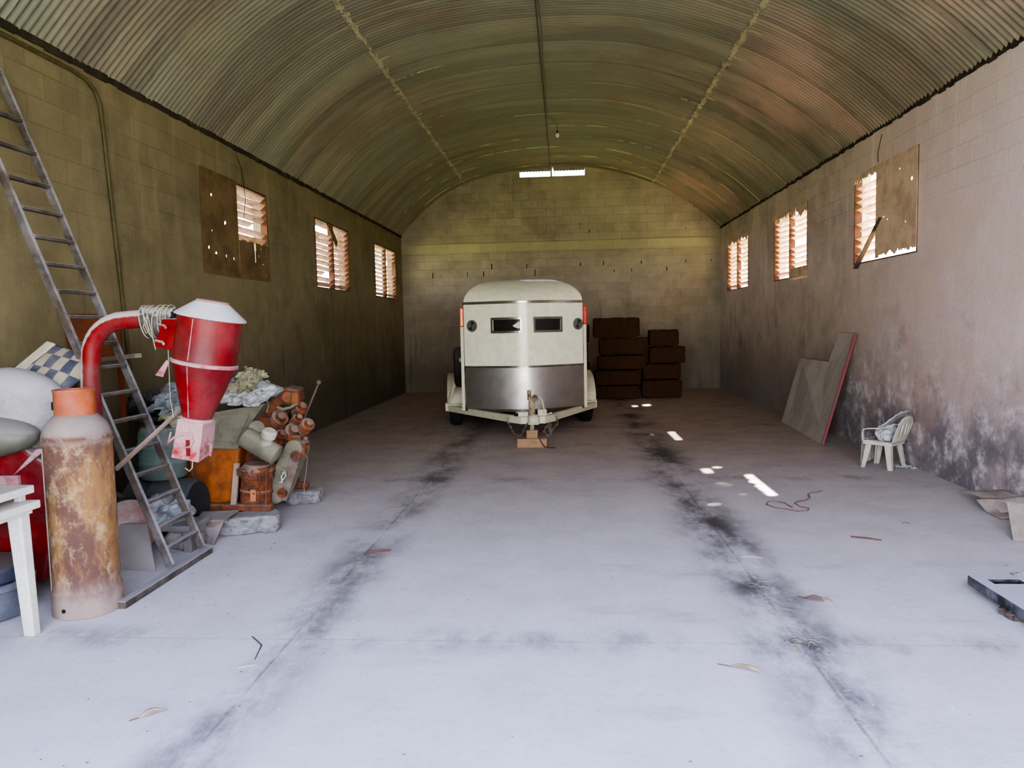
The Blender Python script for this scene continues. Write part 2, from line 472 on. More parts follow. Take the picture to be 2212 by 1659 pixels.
# ragged dark gap and mortar line where roof meets the side walls
for i, (xw, s) in enumerate(((XL, 1), (XR, -1))):
    b = B(); y = YF
    while y < YB:
        L = .05 + rnd.random() * .12
        z0 = 3.805 - rnd.random() * .022; w = .006 + rnd.random() * .016
        b.span((xw - s * .02, y, z0), (xw + s * w, min(y + L, YB), 3.85)); y += L
    struct('trim_%d' % (2 + i), b, M_rag)
# crusted seams running the length of the vault
M_seam = mat('crusted_seam', (.72, .69, .56), .95, c2=(.55, .52, .42), bump=.8, bs=60, bd=.01)
for i, (x0, lean) in enumerate(((-2.36, 1), (2.13, -1))):
    b = B(); y = 4.5
    def P3(x, y, h): 
        s = (arch(x + .02) - arch(x - .02)) / .04; v = Vector((-s, 0, 1)).normalized()
        return Vector((x, y, arch(x))) - v * h
    while y < YB:
        L = .025 + rnd.random() * .05; w = .012 + .04 * rnd.random() ** 1.5; o = (rnd.random() - .5) * .03
        a = P3(x0 + o - w, y, -.01); c = P3(x0 + o + w, y, -.01); a2 = P3(x0 + o - w * .7, y, .016); c2 = P3(x0 + o + w * .7, y, .016)
        e = Vector((0, L, 0)); b.hexa([a, c, c + e, a + e, a2, c2, c2 + e, a2 + e])
        y += L * (1 if rnd.random() < .8 else 1.25)
    y = 4.7
    while y < YB:
        ln = rnd.choice((.1, .16, .3, .5, .75)) * (1 if i == 0 else 1.1)
        dirs = lean * (1 if rnd.random() < .75 else -.5)
        k = 0
        for q in range(int(ln / .05)):
            xa = x0 + dirs * q * .05; xb = x0 + dirs * (q * .05 + .048)
            h = .010 + rnd.random() * .006; t = .006 + rnd.random() * .008
            if rnd.random() < .12: continue
            A, C = P3(xa, y, 0), P3(xb, y, 0); A2, C2 = P3(xa, y, h), P3(xb, y, h); e = Vector((0, t, 0))
            b.hexa([A, C, C + e, A + e, A2, C2, C2 + e, A2 + e])
        y += .84 if rnd.random() < .8 else .42
    struct('trim_%d' % (4 + i), b, M_seam)
# ridge lap line
b = B(); 
b.span((-.292, 3.0, arch(-.28) - .016), (-.278, YB, arch(-.28) + .002))
struct('trim_6', b, mat('ridge_lap', (.36, .34, .26), .8))
# concrete ground beam lines on the back wall: a slightly proud pilaster
b = B(); b.span((-.34, YB - .012, 1.9), (.02, YB, 3.38)); b.span((-.28, YB - .012, 3.64), (-.02, YB, 5.12)); struct('trim_7', b, M_back)
b = B(); b.span((XL, YB - .05, 3.36), (XR, YB, 3.62)); struct('trim_8', b, M_back, bevel=.02)

# ------------------------------------------------------------------ windows with broken louvres
def slat_mat(name, c):
    t = NT(name)
    n = t.noise(14, t.obj((1, .3, 1)), 5, .7)
    cc = t.mix(t.ramp(n, .4, .7), lin(c), lin((.66, .50, .40)))
    t.l(cc, t.b.inputs['Base Color']); t.b.inputs['Roughness'].default_value = .8
    tr = t.n('ShaderNodeBsdfTranslucent'); t.l(cc, tr.inputs[0])
    mx = t.n('ShaderNodeMixShader'); mx.inputs[0].default_value = .16  # translucency put in to glow like light bounced between the slats
    t.l(t.b.outputs[0], mx.inputs[1]); t.l(tr.outputs[0], mx.inputs[2]); t.l(mx.outputs[0], t.out.inputs[0])
    return t.m
M_slat = slat_mat('sunlit_louvre_slat', (.88, .77, .67))
M_frame = mat('rusty_window_frame', (.36, .20, .12), .85, c2=(.22, .13, .08))
M_board = mat('water_stained_board', (.46, .37, .24), .9, c2=(.34, .26, .15), vs=3, bump=.3)
M_boardr = mat('dusty_thin_board', (.84, .72, .60), .9, c2=(.68, .57, .47), vs=3, bump=.3)

def louvre(win, s, xw, y0, y1, z0, z1, seed, pitch=.083, tilt=40, miss=.06, name='louver_panel'):
    """slats seated in the wall opening; the outer edge hangs lower"""
    r = random.Random(seed); b = B()
    xc = xw - s * .045
    n = int((z1 - z0) / pitch)
    for k in range(n):
        z = z0 + (k + .5) * (z1 - z0) / n
        if r.random() < miss: continue
        a = math.radians(tilt + r.uniform(-5, 5)); hw = .046
        dx, dz = math.cos(a) * hw, math.sin(a) * hw
        ya, yb = y0 + .004, y1 - .004
        dr = r.uniform(-.006, .006)
        if r.random() < .08: yb = ya + (yb - ya) * r.uniform(.5, .8)
        N = 5; t = .0035
        rs = []
        for q in range(N + 1):
            y = ya + (yb - ya) * q / N; w = r.uniform(-.003, .003); zz = z + dr * q / N
            ri, ro = Vector((xc + s * dx, y, zz + dz + w)), Vector((xc - s * dx, y, zz - dz + w))
            e = Vector((0, 0, t)); rs.append([ri, ro, ro + e, ri + e])
        b.rings(rs)
    return mk(name, b, M_slat, win)
def wframe(win, s, xw, y0, y1, mull=None):
    b = B(); t = .022; xa, xb = xw - s * .085, xw + s * .004
    b.span((xa, y0, WZ0), (xb, y0 + t, WZ1)); b.span((xa, y1 - t, WZ0), (xb, y1, WZ1))
    b.span((xa, y0 + t, WZ1 - t), (xb, y1 - t, WZ1)); b.span((xa, y0 + t, WZ0), (xb, y1 - t, WZ0 + t * .7))
    if mull: b.span((xa, mull - .02, WZ0 + t * .7), (xb, mull + .02, WZ1 - t))
    return mk('window_frame', b, M_frame, win)
def board(win, s, xw, y0, y1, z0, z1, holes, mt, ragged=(), name='cover_board', cell=.0145, off=.012):
    """thin sheet over the louvres, with small holes through it"""
    b = B(); ny = int((y1 - y0) / cell); nz = int((z1 - z0) / cell)
    V = {}
    def vv(i, j):
        if (i, j) not in V: V[(i, j)] = b.bm.verts.new((xw + s * off + .002 * noise.noise(Vector((i * .1, j * .1, 0))), y0 + (y1 - y0) * i / ny, z0 + (z1 - z0) * j / nz))
        return V[(i, j)]
    for i in range(ny):
        for j in range(nz):
            u, v = (i + .5) / ny, (j + .5) / nz
            if any((u - hu) ** 2 * ((y1 - y0) ** 2) + (v - hv) ** 2 * ((z1 - z0) ** 2) < hr * hr for hu, hv, hr in holes): continue
            if any(f(u, v) for f in ragged): continue
            b.bm.faces.new((vv(i, j), vv(i + 1, j), vv(i + 1, j + 1), vv(i, j + 1)))
    return mk(name, b, mt, win, solid=.004)

def window(n, x, yc):
    w = bare('window_%d' % n, (x, yc, WZ0)); w['kind'] = 'structure'; return w
# left wall
a, c = WL[0]; w = window(1, XL, (a + c) / 2); wframe(w, 1, XL, a, c)
louvre(w, 1, XL, 8.90, c - .022, 2.72, WZ1 - .022, 11, tilt=38, miss=.02)
board(w, 1, XL, a - .01, 8.90, WZ0 - .03, WZ1 + .02, [(.27, .76, .016), (.62, .53, .02), (.25, .42, .012), (.15, .25, .018), (.33, .21, .016), (.83, .19, .012), (.6, .2, .009)], M_board)
board(w, 1, XL, 8.905, c, WZ0 - .03, 2.73, [(.62, .66, .013), (.85, .7, .012), (.75, .45, .012), (.86, .17, .01), (.7, .85, .01)], M_board,
      ragged=[lambda u, v: abs(u - .5) < .035 * (v - .3) / .7 and v > .3, lambda u, v: v > .97 and (int(u * 13) % 3 == 0)])
a, c = WL[1]; w = window(2, XL, (a + c) / 2); wframe(w, 1, XL, a, c, (a + c) / 2)
louvre(w, 1, XL, a + .022, (a + c) / 2 - .02, WZ0 + .02, WZ1 - .022, 12, tilt=38); louvre(w, 1, XL, (a + c) / 2 + .02, c - .022, WZ0 + .02, WZ1 - .022, 13, tilt=36)
b = B(); b.prism([(XL + .006, 12.35, 3.38), (XL + .006, 12.62, 3.36), (XL + .006, 12.95, 3.12), (XL + .006, 12.85, 3.02), (XL + .006, 12.62, 3.20)], (-.006, 0, 0)); mk('torn_scrap', b, M_board, w)
a, c = WL[2]; w = window(3, XL, (a + c) / 2); wframe(w, 1, XL, a, c, (a + c) / 2)
louvre(w, 1, XL, a + .022, (a + c) / 2 - .02, WZ0 + .02, WZ1 - .022, 14, tilt=26, miss=.1); louvre(w, 1, XL, (a + c) / 2 + .02, c - .022, WZ0 + .02, WZ1 - .022, 15, tilt=28, miss=.1)
# right wall
a, c = WR[0]; w = window(4, XR, (a + c) / 2); wframe(w, -1, XR, a, c)
louvre(w, -1, XR, 9.20, c - .022, WZ0 + .075, WZ1 - .13, 16, tilt=27, miss=0)
board(w, -1, XR, a, 9.22, WZ0 + .025, WZ1, [(.12, .70, .016), (.14, .63, .007), (.78, .42, .012), (.68, .38, .009), (.4, .85, .007), (.25, .3, .009), (.86, .62, .006), (.83, .55, .006)], M_boardr,
      ragged=[lambda u, v: v < .03 + .05 * noise.noise(Vector((u * 9, 3, 1))) + .02 * noise.noise(Vector((u * 30, 1, 1))) and u < .9])
board(w, -1, XR, 9.22, c, 3.24, WZ1, [], M_boardr, ragged=[lambda u, v: v < .45 + .7 * noise.noise(Vector((u * 5, 1, 5))) + .3 * noise.noise(Vector((u * 18, 1, 5)))])
b = B(); p1, p2 = onX(1903, 470, XR - .02), onX(1848, 580, XR - .03); b.beam(p1, p2, .012, .055, (1, 0, 0)); mk('broken_batten', b, mat('grey_batten', (.30, .25, .19), .9), w)
a, c = WR[1]; w = window(5, XR, (a + c) / 2); wframe(w, -1, XR, a, c, (a + c) / 2)
louvre(w, -1, XR, a + .022, (a + c) / 2 - .02, WZ0 + .16, WZ1 - .022, 17, tilt=24, miss=.08); louvre(w, -1, XR, (a + c) / 2 + .02, c - .022, WZ0 + .05, WZ1 - .022, 18, tilt=28)
board(w, -1, XR, a, c, 3.20, WZ1 + .01, [], M_boardr, ragged=[lambda u, v: v < (.25 if u < .3 else .62) + .5 * noise.noise(Vector((u * 9, 2, 5))) + .25 * noise.noise(Vector((u * 29, 1, 5)))])
board(w, -1, XR, a, 12.62, WZ0, WZ0 + .15, [], M_boardr)
a, c = WR[2]; w = window(6, XR, (a + c) / 2); wframe(w, -1, XR, a, c, (a + c) / 2)
louvre(w, -1, XR, a + .022, (a + c) / 2 - .02, WZ0 + .05, WZ1 - .1, 19, tilt=36); louvre(w, -1, XR, (a + c) / 2 + .02, c - .022, WZ0 + .02, WZ1 - .12, 20, tilt=38)
board(w, -1, XR, a, c, 3.25, WZ1 + .01, [], M_boardr, ragged=[lambda u, v: v < .3 + .7 * noise.noise(Vector((u * 9, 7, 5)))])

# ------------------------------------------------------------------ outside
b = B(); b.span((-60, -60, -.30), (60, 80, -.14)); o = struct('ground', b, mat('grass_field', (.47, .50, .31), .95, c2=(.56, .56, .40), vs=.5))
b = B(); b.span((-6, -5.5, -.14), (6, YF - .1, -.02)); o = struct('apron', b, mat('door_apron', (.66, .65, .62), .9)); o.name = 'pavement'

# ------------------------------------------------------------------ wiring
M_cond = mat('painted_conduit', (.27, .25, .13), .6, c2=(.35, .31, .18), vs=12)
pts = [(XL + .02, YF + .3, 3.735), (XL + .02, 5.9, 3.735), (XL + .02, 6.08, 3.72), (XL + .02, 6.2, 3.66), (XL + .02, 6.26, 3.56), (XL + .02, 6.28, 3.4), (XL + .02, 6.44, 1.6), (XL + .02, 6.5, .9)]
b = B(); b.tube(pts, .017, 10)
o = mk('conduit_pipe', b, M_cond, smooth=40); tag(o, 'olive conduit pipe running along the left wall top then bending down it', 'pipe')
# ridge wiring and bulb
cr = thing('pendant_bulb', 'white bulb in its holder hanging from the vault ridge at the end of the wire', 'light bulb', onY(1204, 290, 14.2))
p = WORLD[cr.name].translation
b = B(); b.sphere((p.x, p.y, p.z - .02), .035, 2, (1, 1, 1.25)); mk('glass_bulb', b, mat('white_glass_bulb', (.9, .9, .88), .2), cr, smooth=60)
b = B(); b.cyl((p.x, p.y, p.z + .015), (p.x, p.y, p.z + .07), .017); b.tube([(p.x, p.y, p.z + .06), (p.x + .004, p.y - .01, 5.33)], .005, 6); mk('holder', b, mat('brown_bakelite', (.2, .15, .1), .5), cr, smooth=40)
b = B(); b.tube([(-.245 + .01 * math.sin(k * 1.7), 3.2 + k * .55, 5.335 + .006 * math.sin(k * 2.3)) for k in range(20)] + [(p.x, p.y, 5.33)], .008, 6)
tag(mk('ceiling_cable', b, mat('old_cable', (.45, .42, .33), .7), smooth=40), 'thin pale cable running along the vault ridge to the bulb', 'cable')
for k, (pp, lb) in enumerate((([(510, 335), (521, 362), (526, 395), (530, 430), (527, 470)], 'thin dark wire hanging over the half-boarded window on the left wall'),)):
    b = B(); b.tube([onX(x, y, XL + .018) for x, y in pp], .004, 6); tag(mk('hanging_wire', b, M_gap), lb, 'wire')
b = B(); b.tube([onX(x, y, XR - .012) for x, y in ((1905, 290), (1896, 330), (1897, 350))], .004, 6); tag(mk('hanging_wire', b, M_gap), 'thin dark wire dropping to the top of the near right window', 'wire')

# ------------------------------------------------------------------ horse trailer
TM = rotz(math.radians(7.2), (-.615, 11.15, 0))
tr = thing('horse_trailer', 'cream horse trailer with diamond plate nose parked on blocks in front of the back wall', 'trailer', M=TM)
M_cream = mat('cream_enamel', (.96, .945, .84), .2, c2=(.95, .93, .82), vs=1, bump=0, spec=.6)
M_post = mat('chipped_cream_steel', (.84, .81, .69), .45, c2=(.74, .68, .54), vs=9, vmix=(.55, .75), dust=.3, dustc=(.55, .5, .42))
M_chrome = mat('bright_trim', (.62, .60, .55), .22, .9, bump=.2, bs=20, bd=.001)
def plate_mat():
    t = NT('aluminium_tread_plate')
    X = t.xyz()
    w1 = t.math('SINE', t.math('MULTIPLY', t.math('ADD', t.math('MULTIPLY', X[0], 1.0), t.math('MULTIPLY', X[2], -.8)), 210))
    w2 = t.math('SINE', t.math('MULTIPLY', t.math('ADD', t.math('MULTIPLY', X[0], .8), X[2]), 120))
    h = t.math('MULTIPLY', t.ramp(w1, .2, .9), t.ramp(w2, -.3, .3, .5, 1))
    n = t.noise(3, None, 5, .6)
    t.l(t.mix(t.ramp(n, .4, .7), lin((.80, .78, .75)), lin((.70, .68, .66))), t.b.inputs['Base Color'])
    t.b.inputs['Metallic'].default_value = 1; t.l(t.ramp(n, .3, .7, .30, .40), t.b.inputs['Roughness'])
    t.l(t.bump(h, .0016, .55), t.b.inputs['Normal'])
    return t.m
M_plate = plate_mat()
M_tyre = mat('black_tyre_rubber', (.085, .08, .08), .85, dust=.35, dustc=(.35, .32, .29))
M_rust = mat('rusted_steel', (.30, .17, .10), .85, c2=(.20, .13, .09), vs=14)
M_darkglass = mat('dark_window_glass', (.10, .09, .09), .12, c2=(.16, .14, .13), spec=.6, bump=0)
HW, BOW, LEN = .895, .36, 3.0
def nz_(u):
    v = (abs(u) ** 2 + .004) ** .72 - .004 ** .72
    return max(0.0, 1 - v / (1.004 ** .72 - .004 ** .72))
def outline(hw, y0, bow, n=40, rear=LEN):
    """plan outline: bowed nose then straight sides"""
    p = []
    rc = .05
    for i in range(n + 1):
        x = -hw + 2 * hw * i / n
        u = x / max(hw, 1e-6)
        p.append((x, y0 - bow * nz_(u)))
    return [(-hw, rear)] + p + [(hw, rear)]
def ring(hw, y0, bow, z, rear=LEN): return [Vector((x, y, z)) for x, y in outline(hw, y0, bow, rear=rear)]
b = B(); b.rings([ring(HW, .02, BOW, z) for z in (1.005, 1.2, 1.5, 1.8, 1.93)], cap0=False, cap1=False)
mk('upper_body', b, M_cream, tr, smooth=40, local=True)
b = B(); rs = []
ZT, ZH = 1.93, .40
for k in range(17):
    th = PI / 2 * k / 16; w = max(math.cos(th), 0) ** (2 / 3.0); t = math.sin(th) ** (2 / 2.1)
    hw = HW * w if k < 16 else .02
    yy = .02 + .62 * (1 - math.cos(th)) ** 1.0
    rs.append(ring(max(hw, .02), yy, BOW * (1 - .55 * t) * max(w, .15), ZT + ZH * t, rear=LEN - .1 * t))
b.rings(rs, cap0=False)
mk('roof_cap', b, M_cream, tr, smooth=50, local=True)
def hoop(z0, z1, out, mtl, name, hw=HW):
    b = B(); b.rings([ring(hw + out * .4, .02, BOW + out * .6, z0), ring(hw + out, .02, BOW + out, z0 + .004), ring(hw + out, .02, BOW + out, z1 - .004), ring(hw + out * .4, .02, BOW + out * .6, z1)], cap0=True, cap1=True)
    return mk(name, b, mtl, tr, smooth=40, local=True)
hoop(1.925, 1.965, .012, M_chrome, 'trim_band'); hoop(.985, 1.015, .010, M_chrome, 'trim_band')
b = B(); b.rings([ring(HW - .002, .02, BOW + .002, z) for z in (.36, .6, .8, .99)], cap0=True, cap1=False); mk('tread_plate_nose', b, M_plate, tr, smooth=40, local=True)
hoop(.335, .375, .012, M_chrome, 'bottom_rail')
def nose(x, z, out=0.0):
    u = x / HW; return Vector((x, .02 - BOW * nz_(u) - out, z))
def nose_patch(x0, x1, z0, z1, out, t):
    b = B(); rs = []
    for i in range(9):
        x = x0 + (x1 - x0) * i / 8; rs.append([nose(x, z0, out), nose(x, z0, out + t), nose(x, z1, out + t), nose(x, z1, out)])
    b.rings(rs); return b
for (x0, x1) in ((-.50, -.045), (.115, .565)):
    z0, z1 = 1.495, 1.725
    b = B(); f = .035
    for (a_, c_, d_, e_) in ((x0, x1, z0, z0 + f), (x0, x1, z1 - f, z1), (x0, x0 + f, z0 + f, z1 - f), (x1 - f, x1, z0 + f, z1 - f)):
        q = nose_patch(a_, c_, d_, e_, .002, .016); me = bpy.data.meshes.new('tmp'); q.bm.to_mesh(me); b.bm.from_mesh(me); q.bm.free(); bpy.data.meshes.remove(me)
    fr = mk('window_surround', b, M_chrome, tr, local=True, bevel=.003)
    mk('pane', nose_patch(x0 + f, x1 - f, z0 + f, z1 - f, .002, .006), M_darkglass, fr, local=True)
    b = B()
    if x0 < 0:
        b.prism([nose(x1 - .14, 1.60, .009), nose(x1 - .04, 1.665, .009), nose(x1 - .036, 1.56, .009), nose(x1 - .10, 1.575, .009)], (0, -.002, 0))
        mk('broken_corner', b, M_cream, fr, local=True)
for xv in (-.775, .815):
    c0 = nose(xv, 1.61, .004); sl = 1.45 * BOW / HW * (1 if xv > 0 else -1)
    nrm = Vector((sl, -1, 0)).normalized()
    b = B(); b.lathe(c0 - nrm * .004, nrm, [(.088, 0), (.088, .010), (.078, .014), (.074, .010)], 28)
    vn = mk('round_vent', b, mat('grey_vent_metal', (.40, .40, .38), .5, .3), tr, smooth=40, local=True)
    b = B(); x_, y_ = b.frame(nrm)
    for s0 in (0.25, 1.25):
        ps = [c0 + nrm * .012] + [c0 + nrm * .012 + (x_ * math.cos(s0 * PI + k * .12) + y_ * math.sin(s0 * PI + k * .12)) * .06 for k in range(8)]
        b.prism(ps, nrm * .002)
    mk('vent_opening', b, M_gap, vn, local=True)
# corner posts with marker lights
for s, cc in ((-1, (.95, .50, .12)), (1, (.80, .10, .08))):
    x = s * (HW + .032)
    b = B(); b.span((x - .024, .02, .36), (x + .024, .07, 1.62)); b.box((x, .045, .355), (.055, .055, .03))
    po = mk('corner_post', b, M_post, tr, local=True, bevel=.006)
    b = B(); b.span((x - .032, -.012, 1.60), (x + .032, .10, 1.885)); 
    rl = mk('marker_light', b, mat('marker_lens_%s' % ('amber' if s < 0 else 'red'), cc if s > 0 else (.88, .20, .07), .25, bump=0), tr, local=True, bevel=.012, label='amber and red marker light' if s < 0 else 'red marker light')
    if s < 0:
        b = B(); b.span((x - .012, -.016, 1.62), (x + .016, -.008, 1.865)); mk('lens', b, mat('amber_lens', (.95, .72, .28), .2, bump=0), rl, local=True, bevel=.002)
# diagonal stay on the left, running down to the wheel arch
b = B(); b.beam((-.95, .12, 1.12), (-1.17, .62, .40), .045, .045); mk('stay_bar', b, M_post, tr, local=True, bevel=.004)
# fenders + running frame
for s in (-1, 1):
    b = B(); x0, x1 = s * (HW + .0), s * (HW + .30)
    ps = []
    y0 = .72
    for k in range(15):
        a_ = PI - PI * k / 14; ps.append((y0 + .62 + math.cos(a_) * .66, .36 + math.sin(a_) ** .8 * .47 if 0 < k < 14 else .36))
    rs = [[Vector((min(x0, x1), y, z)), Vector((max(x0, x1), y, z)), Vector((max(x0, x1), y, z - .02)), Vector((min(x0, x1), y, z - .02))] for y, z in ps]
    b.rings(rs)
    mk('fender', b, M_post, tr, smooth=30, local=True)
    b = B(); b.span((x1 - .03, .62, .27), (x1 + .0, .70, .40)); b.span((min(x0, x1), .60, .27), (max(x0, x1), .66, .38)); mk('fender_step', b, M_post, tr, local=True, bevel=.005)
    xc = s * (HW + .165)
    for yw in (1.02, 1.78):
        b = B(); b.lathe((xc - .105, yw, .335), (1, 0, 0), [(.19, .012), (.27, 0), (.318, .014), (.334, .04), (.336, .105), (.334, .17), (.318, .196), (.27, .21), (.19, .198)], 40)
        for g in (.05, .08, .11, .14, .165):
            b.lathe((xc - .105 + g, yw, .335), (1, 0, 0), [(.330, 0), (.341, .002), (.341, .014), (.330, .016)], 40)
        wh = mk('wheel', b, M_tyre, tr, smooth=40, local=True)
        b = B(); b.lathe((xc - .09, yw, .335), (1, 0, 0), [(.12, 0), (.19, .01), (.19, .17), (.12, .18)], 24); mk('rim', b, M_post, wh, smooth=40, local=True)
b = B()
for s in (-1, 1):
    b.beam((s * (HW + .12), .55, .32), (s * (HW - .02), 2.9, .32), .06, .09)
    b.beam((s * (HW + .26), .62, .315), (s * .14, -1.30, .335), .07, .095)
b.span((-1.1, 1.3, .30), (1.1, 1.42, .37)); b.span((-.85, 2.8, .28), (.85, 2.9, .38)); b.span((-.88, .3, .33), (.88, 2.9, .36))
mk('chassis_frame', b, M_post, tr, local=True, bevel=.006)
# tongue: coupler plate, jack, crank, chains
b = B()
b.hexa([(-.34, -1.18, .30), (.34, -1.18, .30), (.16, -1.42, .30), (-.16, -1.42, .30), (-.34, -1.18, .40), (.34, -1.18, .40), (.16, -1.42, .40), (-.16, -1.42, .40)])
b.span((-.07, -1.52, .30), (.07, -1.36, .42)); b.lathe((0, -1.52, .33), (0, 0, 1), [(.07, 0), (.075, .06), (.05, .10), (0.01, .115)], 20)
b.box((-.14, -1.36, .43), (.16, .1, .06)); b.box((.13, -1.33, .44), (.12, .08, .09))
mk('coupler', b, M_post, tr, local=True, bevel=.01)
b = B(); jx, jy = -.015, -1.43
b.cyl((jx, jy, .15), (jx, jy, .62), .028); b.cyl((jx, jy, .42), (jx, jy, .60), .042); b.box((jx, jy, .635), (.09, .09, .05)); b.cyl((jx - .03, jy, .62), (jx - .03, jy, .75), .026); b.sphere((jx + .045, jy, .64), .045, 2, crump=.01)
jk = mk('jack_stand', b, mat('rust_chipped_jack', (.66, .60, .48), .7, c2=(.24, .15, .10), vs=10), tr, smooth=30, local=True)
b = B(); b.tube([(jx + .05, jy, .66), (jx + .10, jy - .01, .66), (jx + .135, jy - .02, .63), (jx + .17, jy - .03, .44), (jx + .20, jy - .03, .43), (jx + .26, jy - .03, .45)], .009, 8); mk('crank_handle', b, M_post, jk, smooth=40, local=True)
b = B(); b.box((-.22, -1.42, .43), (.05, .03, .04)); mk('breakaway_box', b, M_gap, tr, local=True)
def chain(pts, r=.014, n=12):
    b = B(); L = [Vector(p) for p in pts]
    tot = sum((L[i + 1] - L[i]).length for i in range(len(L) - 1)); 
    def at(t):
        d = t * tot
        for i in range(len(L) - 1):
            l = (L[i + 1] - L[i]).length
            if d <= l: return L[i].lerp(L[i + 1], d / l), (L[i + 1] - L[i]).normalized()
            d -= l
        return L[-1], (L[-1] - L[-2]).normalized()
    n = max(3, int(tot / .033))
    for k in range(n):
        c, d = at((k + .5) / n); x_, y_ = b.frame(d); s = x_ if k % 2 else y_
        b.tube([c + d * math.cos(a) * .021 + s * math.sin(a) * .012 for a in [2 * PI * q / 8 for q in range(9)]], .0042, 5)
    return b
mk('safety_chain', chain([(-.33, -1.38, .41), (-.33, -1.41, .33), (-.27, -1.42, .20), (-.20, -1.43, .13), (-.14, -1.43, .19), (-.08, -1.44, .32)]), mat('grey_chain', (.48, .42, .36), .6, .4), tr, smooth=40, local=True)
mk('safety_chain', chain([(.30, -1.38, .42), (.33, -1.40, .30), (.26, -1.42, .22), (.20, -1.43, .13), (.14, -1.43, .20), (.19, -1.43, .29), (.24, -1.42, .14), (.22, -1.42, .33)]), mat('grey_chain', (.48, .42, .36), .6, .4), tr, smooth=40, local=True)
# spare wheel on the far side wall
b = B(); b.lathe((-HW - .17, .42, .98), (1, 0, 0), [(.17, .012), (.25, 0), (.30, .02), (.315, .08), (.30, .15), (.25, .165), (.17, .15)], 36); mk('spare_wheel', b, M_tyre, tr, smooth=40, local=True)
# blocks under the jack
jw = TM @ Vector((jx, jy, 0))
M_wood = mat('pale_timber_block', (.66, .52, .38), .85, c2=(.56, .43, .31), vs=8, streak=(1, 1, 6), dust=.25)
b = B(); b.box((jw.x, jw.y, .059), (.39, .22, .118)); o = mk('timber_block', b, M_wood, bevel=.008); tag(o, 'wide pale timber block on the floor under the trailer jack', 'block')
b = B(); b.box((jw.x + .0, jw.y, .172), (.15, .15, .108)); o = mk('timber_block', b, M_wood, bevel=.008); tag(o, 'small pale timber block stacked on the wide one under the trailer jack', 'block')
b = B(); b.tube([(jw.x + .10, jw.y - .112, .122), (jw.x + .125, jw.y - .122, .07), (jw.x + .16, jw.y - .13, .02), (jw.x + .24, jw.y - .15, .006), (jw.x + .30, jw.y - .16, .006)], .007, 6)
tag(mk('rusty_chain', b, M_rust), 'short rusty chain draped over the wide block onto the floor', 'chain')

# ------------------------------------------------------------------ hay bales
def hay_mat():
    t = NT('baled_hay')
    n = t.noise(9, t.obj((1, 1, 4)), 8, .8); f = t.noise(60, t.obj((.4, 1, 3)), 6, .8)
    c = t.mix(t.ramp(n, .35, .7), lin((.36, .26, .18)), lin((.25, .175, .125)))
    c = t.mix(t.ramp(f, .5, .75, 0, .5), c, lin((.60, .43, .25)))
    t.l(c, t.b.inputs['Base Color']); t.b.inputs['Roughness'].default_value = 1; t.b.inputs['Specular IOR Level'].default_value = .05
    t.l(t.bump(t.math('ADD', f, n), .03, .9), t.b.inputs['Normal']); return t.m
M_hay = hay_mat()
def bale(label, x0, x1, z0, z1, y=15.8, dy=.46, seed=0):
    b = B(); cx, cz = (x0 + x1) / 2, (z0 + z1) / 2; hx, hz, hy = (x1 - x0) / 2, (z1 - z0) / 2, dy / 2
    nx, ny, nz = 14, 6, 6
    g = bmesh.ops.create_cube(b.bm, size=2)
    bmesh.ops.subdivide_edges(b.bm, edges=b.bm.edges[:], cuts=9, use_grid_fill=True)
    for v in b.bm.verts:
        p = v.co.copy(); q = Vector((p.x, p.y, p.z))
        # soften corners
        l = max(abs(p.x), abs(p.y), abs(p.z)); s = (abs(p.x) ** 16 + abs(p.y) ** 16 + abs(p.z) ** 16) ** (1 / 16.) / l
        q = q / s
        w = Vector((q.x * hx, q.y * hy, q.z * hz))
        n = -abs(noise.noise(w * 9 + Vector((seed * 5, 0, 0)))) * .035
        strap = .012 * sum(math.exp(-((w.x / hx - t) / .06) ** 2) for t in (-.4, .4))
        w += p.normalized() * (n - strap)
        v.co = Vector((cx, y + hy, cz)) + w
    root = thing('hay_bale', label, 'hay bale', (cx, y + hy, z0), 'hay bales stacked against the back wall')
    mk('bale_body', b, M_hay, root, smooth=60)
    for t in (-.4, .4):
        b = B(); xx = cx + hx * t; r = [(xx, y + .004, z0 + .012), (xx, y + .004, z1 - .012), (xx, y + dy - .004, z1 - .012), (xx, y + dy - .004, z0 + .012), (xx, y + .004, z0 + .012)]
        b.tube(r, .004, 5)
        mk('twine', b, mat('baling_twine', (.36, .24, .16), .9), root)
L5 = [0, .285, .62, .935, 1.30, 1.735]
rows = [(.55, 1.56), (.62, 1.60), (.68, 1.70), (.72, 1.76), (.60, 1.58)]
nm = ['bottom bale of the tall hay stack, lying on the floor', 'second bale up in the tall hay stack', 'middle bale of the tall hay stack', 'second bale from the top of the tall hay stack', 'topmost bale of the tall hay stack']
for i in range(5): bale('brown ' + nm[i], rows[i][0], rows[i][1], L5[i] + .001, L5[i + 1] - .004, seed=i)
L4 = [0, .40, .74, 1.10, 1.46]
rows = [(1.62, 2.46), (1.64, 2.44), (1.78, 2.54), (1.78, 2.40)]
nm = ['bottom bale of the short hay stack, lying on the floor', 'second bale up in the short hay stack', 'third bale up in the short hay stack', 'dark top bale of the short hay stack']
for i in range(4): bale('brown ' + nm[i], rows[i][0], rows[i][1], L4[i] + .001, L4[i + 1] - .004, y=15.86, seed=i + 9)
nm = ['hay bale on the floor half hidden between the trailer and the tall stack', 'second hay bale up, half hidden between the trailer and the tall stack', 'third hay bale up, half hidden between the trailer and the tall stack', 'uppermost hay bale half hidden between the trailer and the tall stack']
for i in range(4): bale(nm[i], -.42 + .03 * (i % 2), .50 + .03 * (i % 2), i * .40 + .001, i * .40 + .396, y=16.0, seed=i + 15)

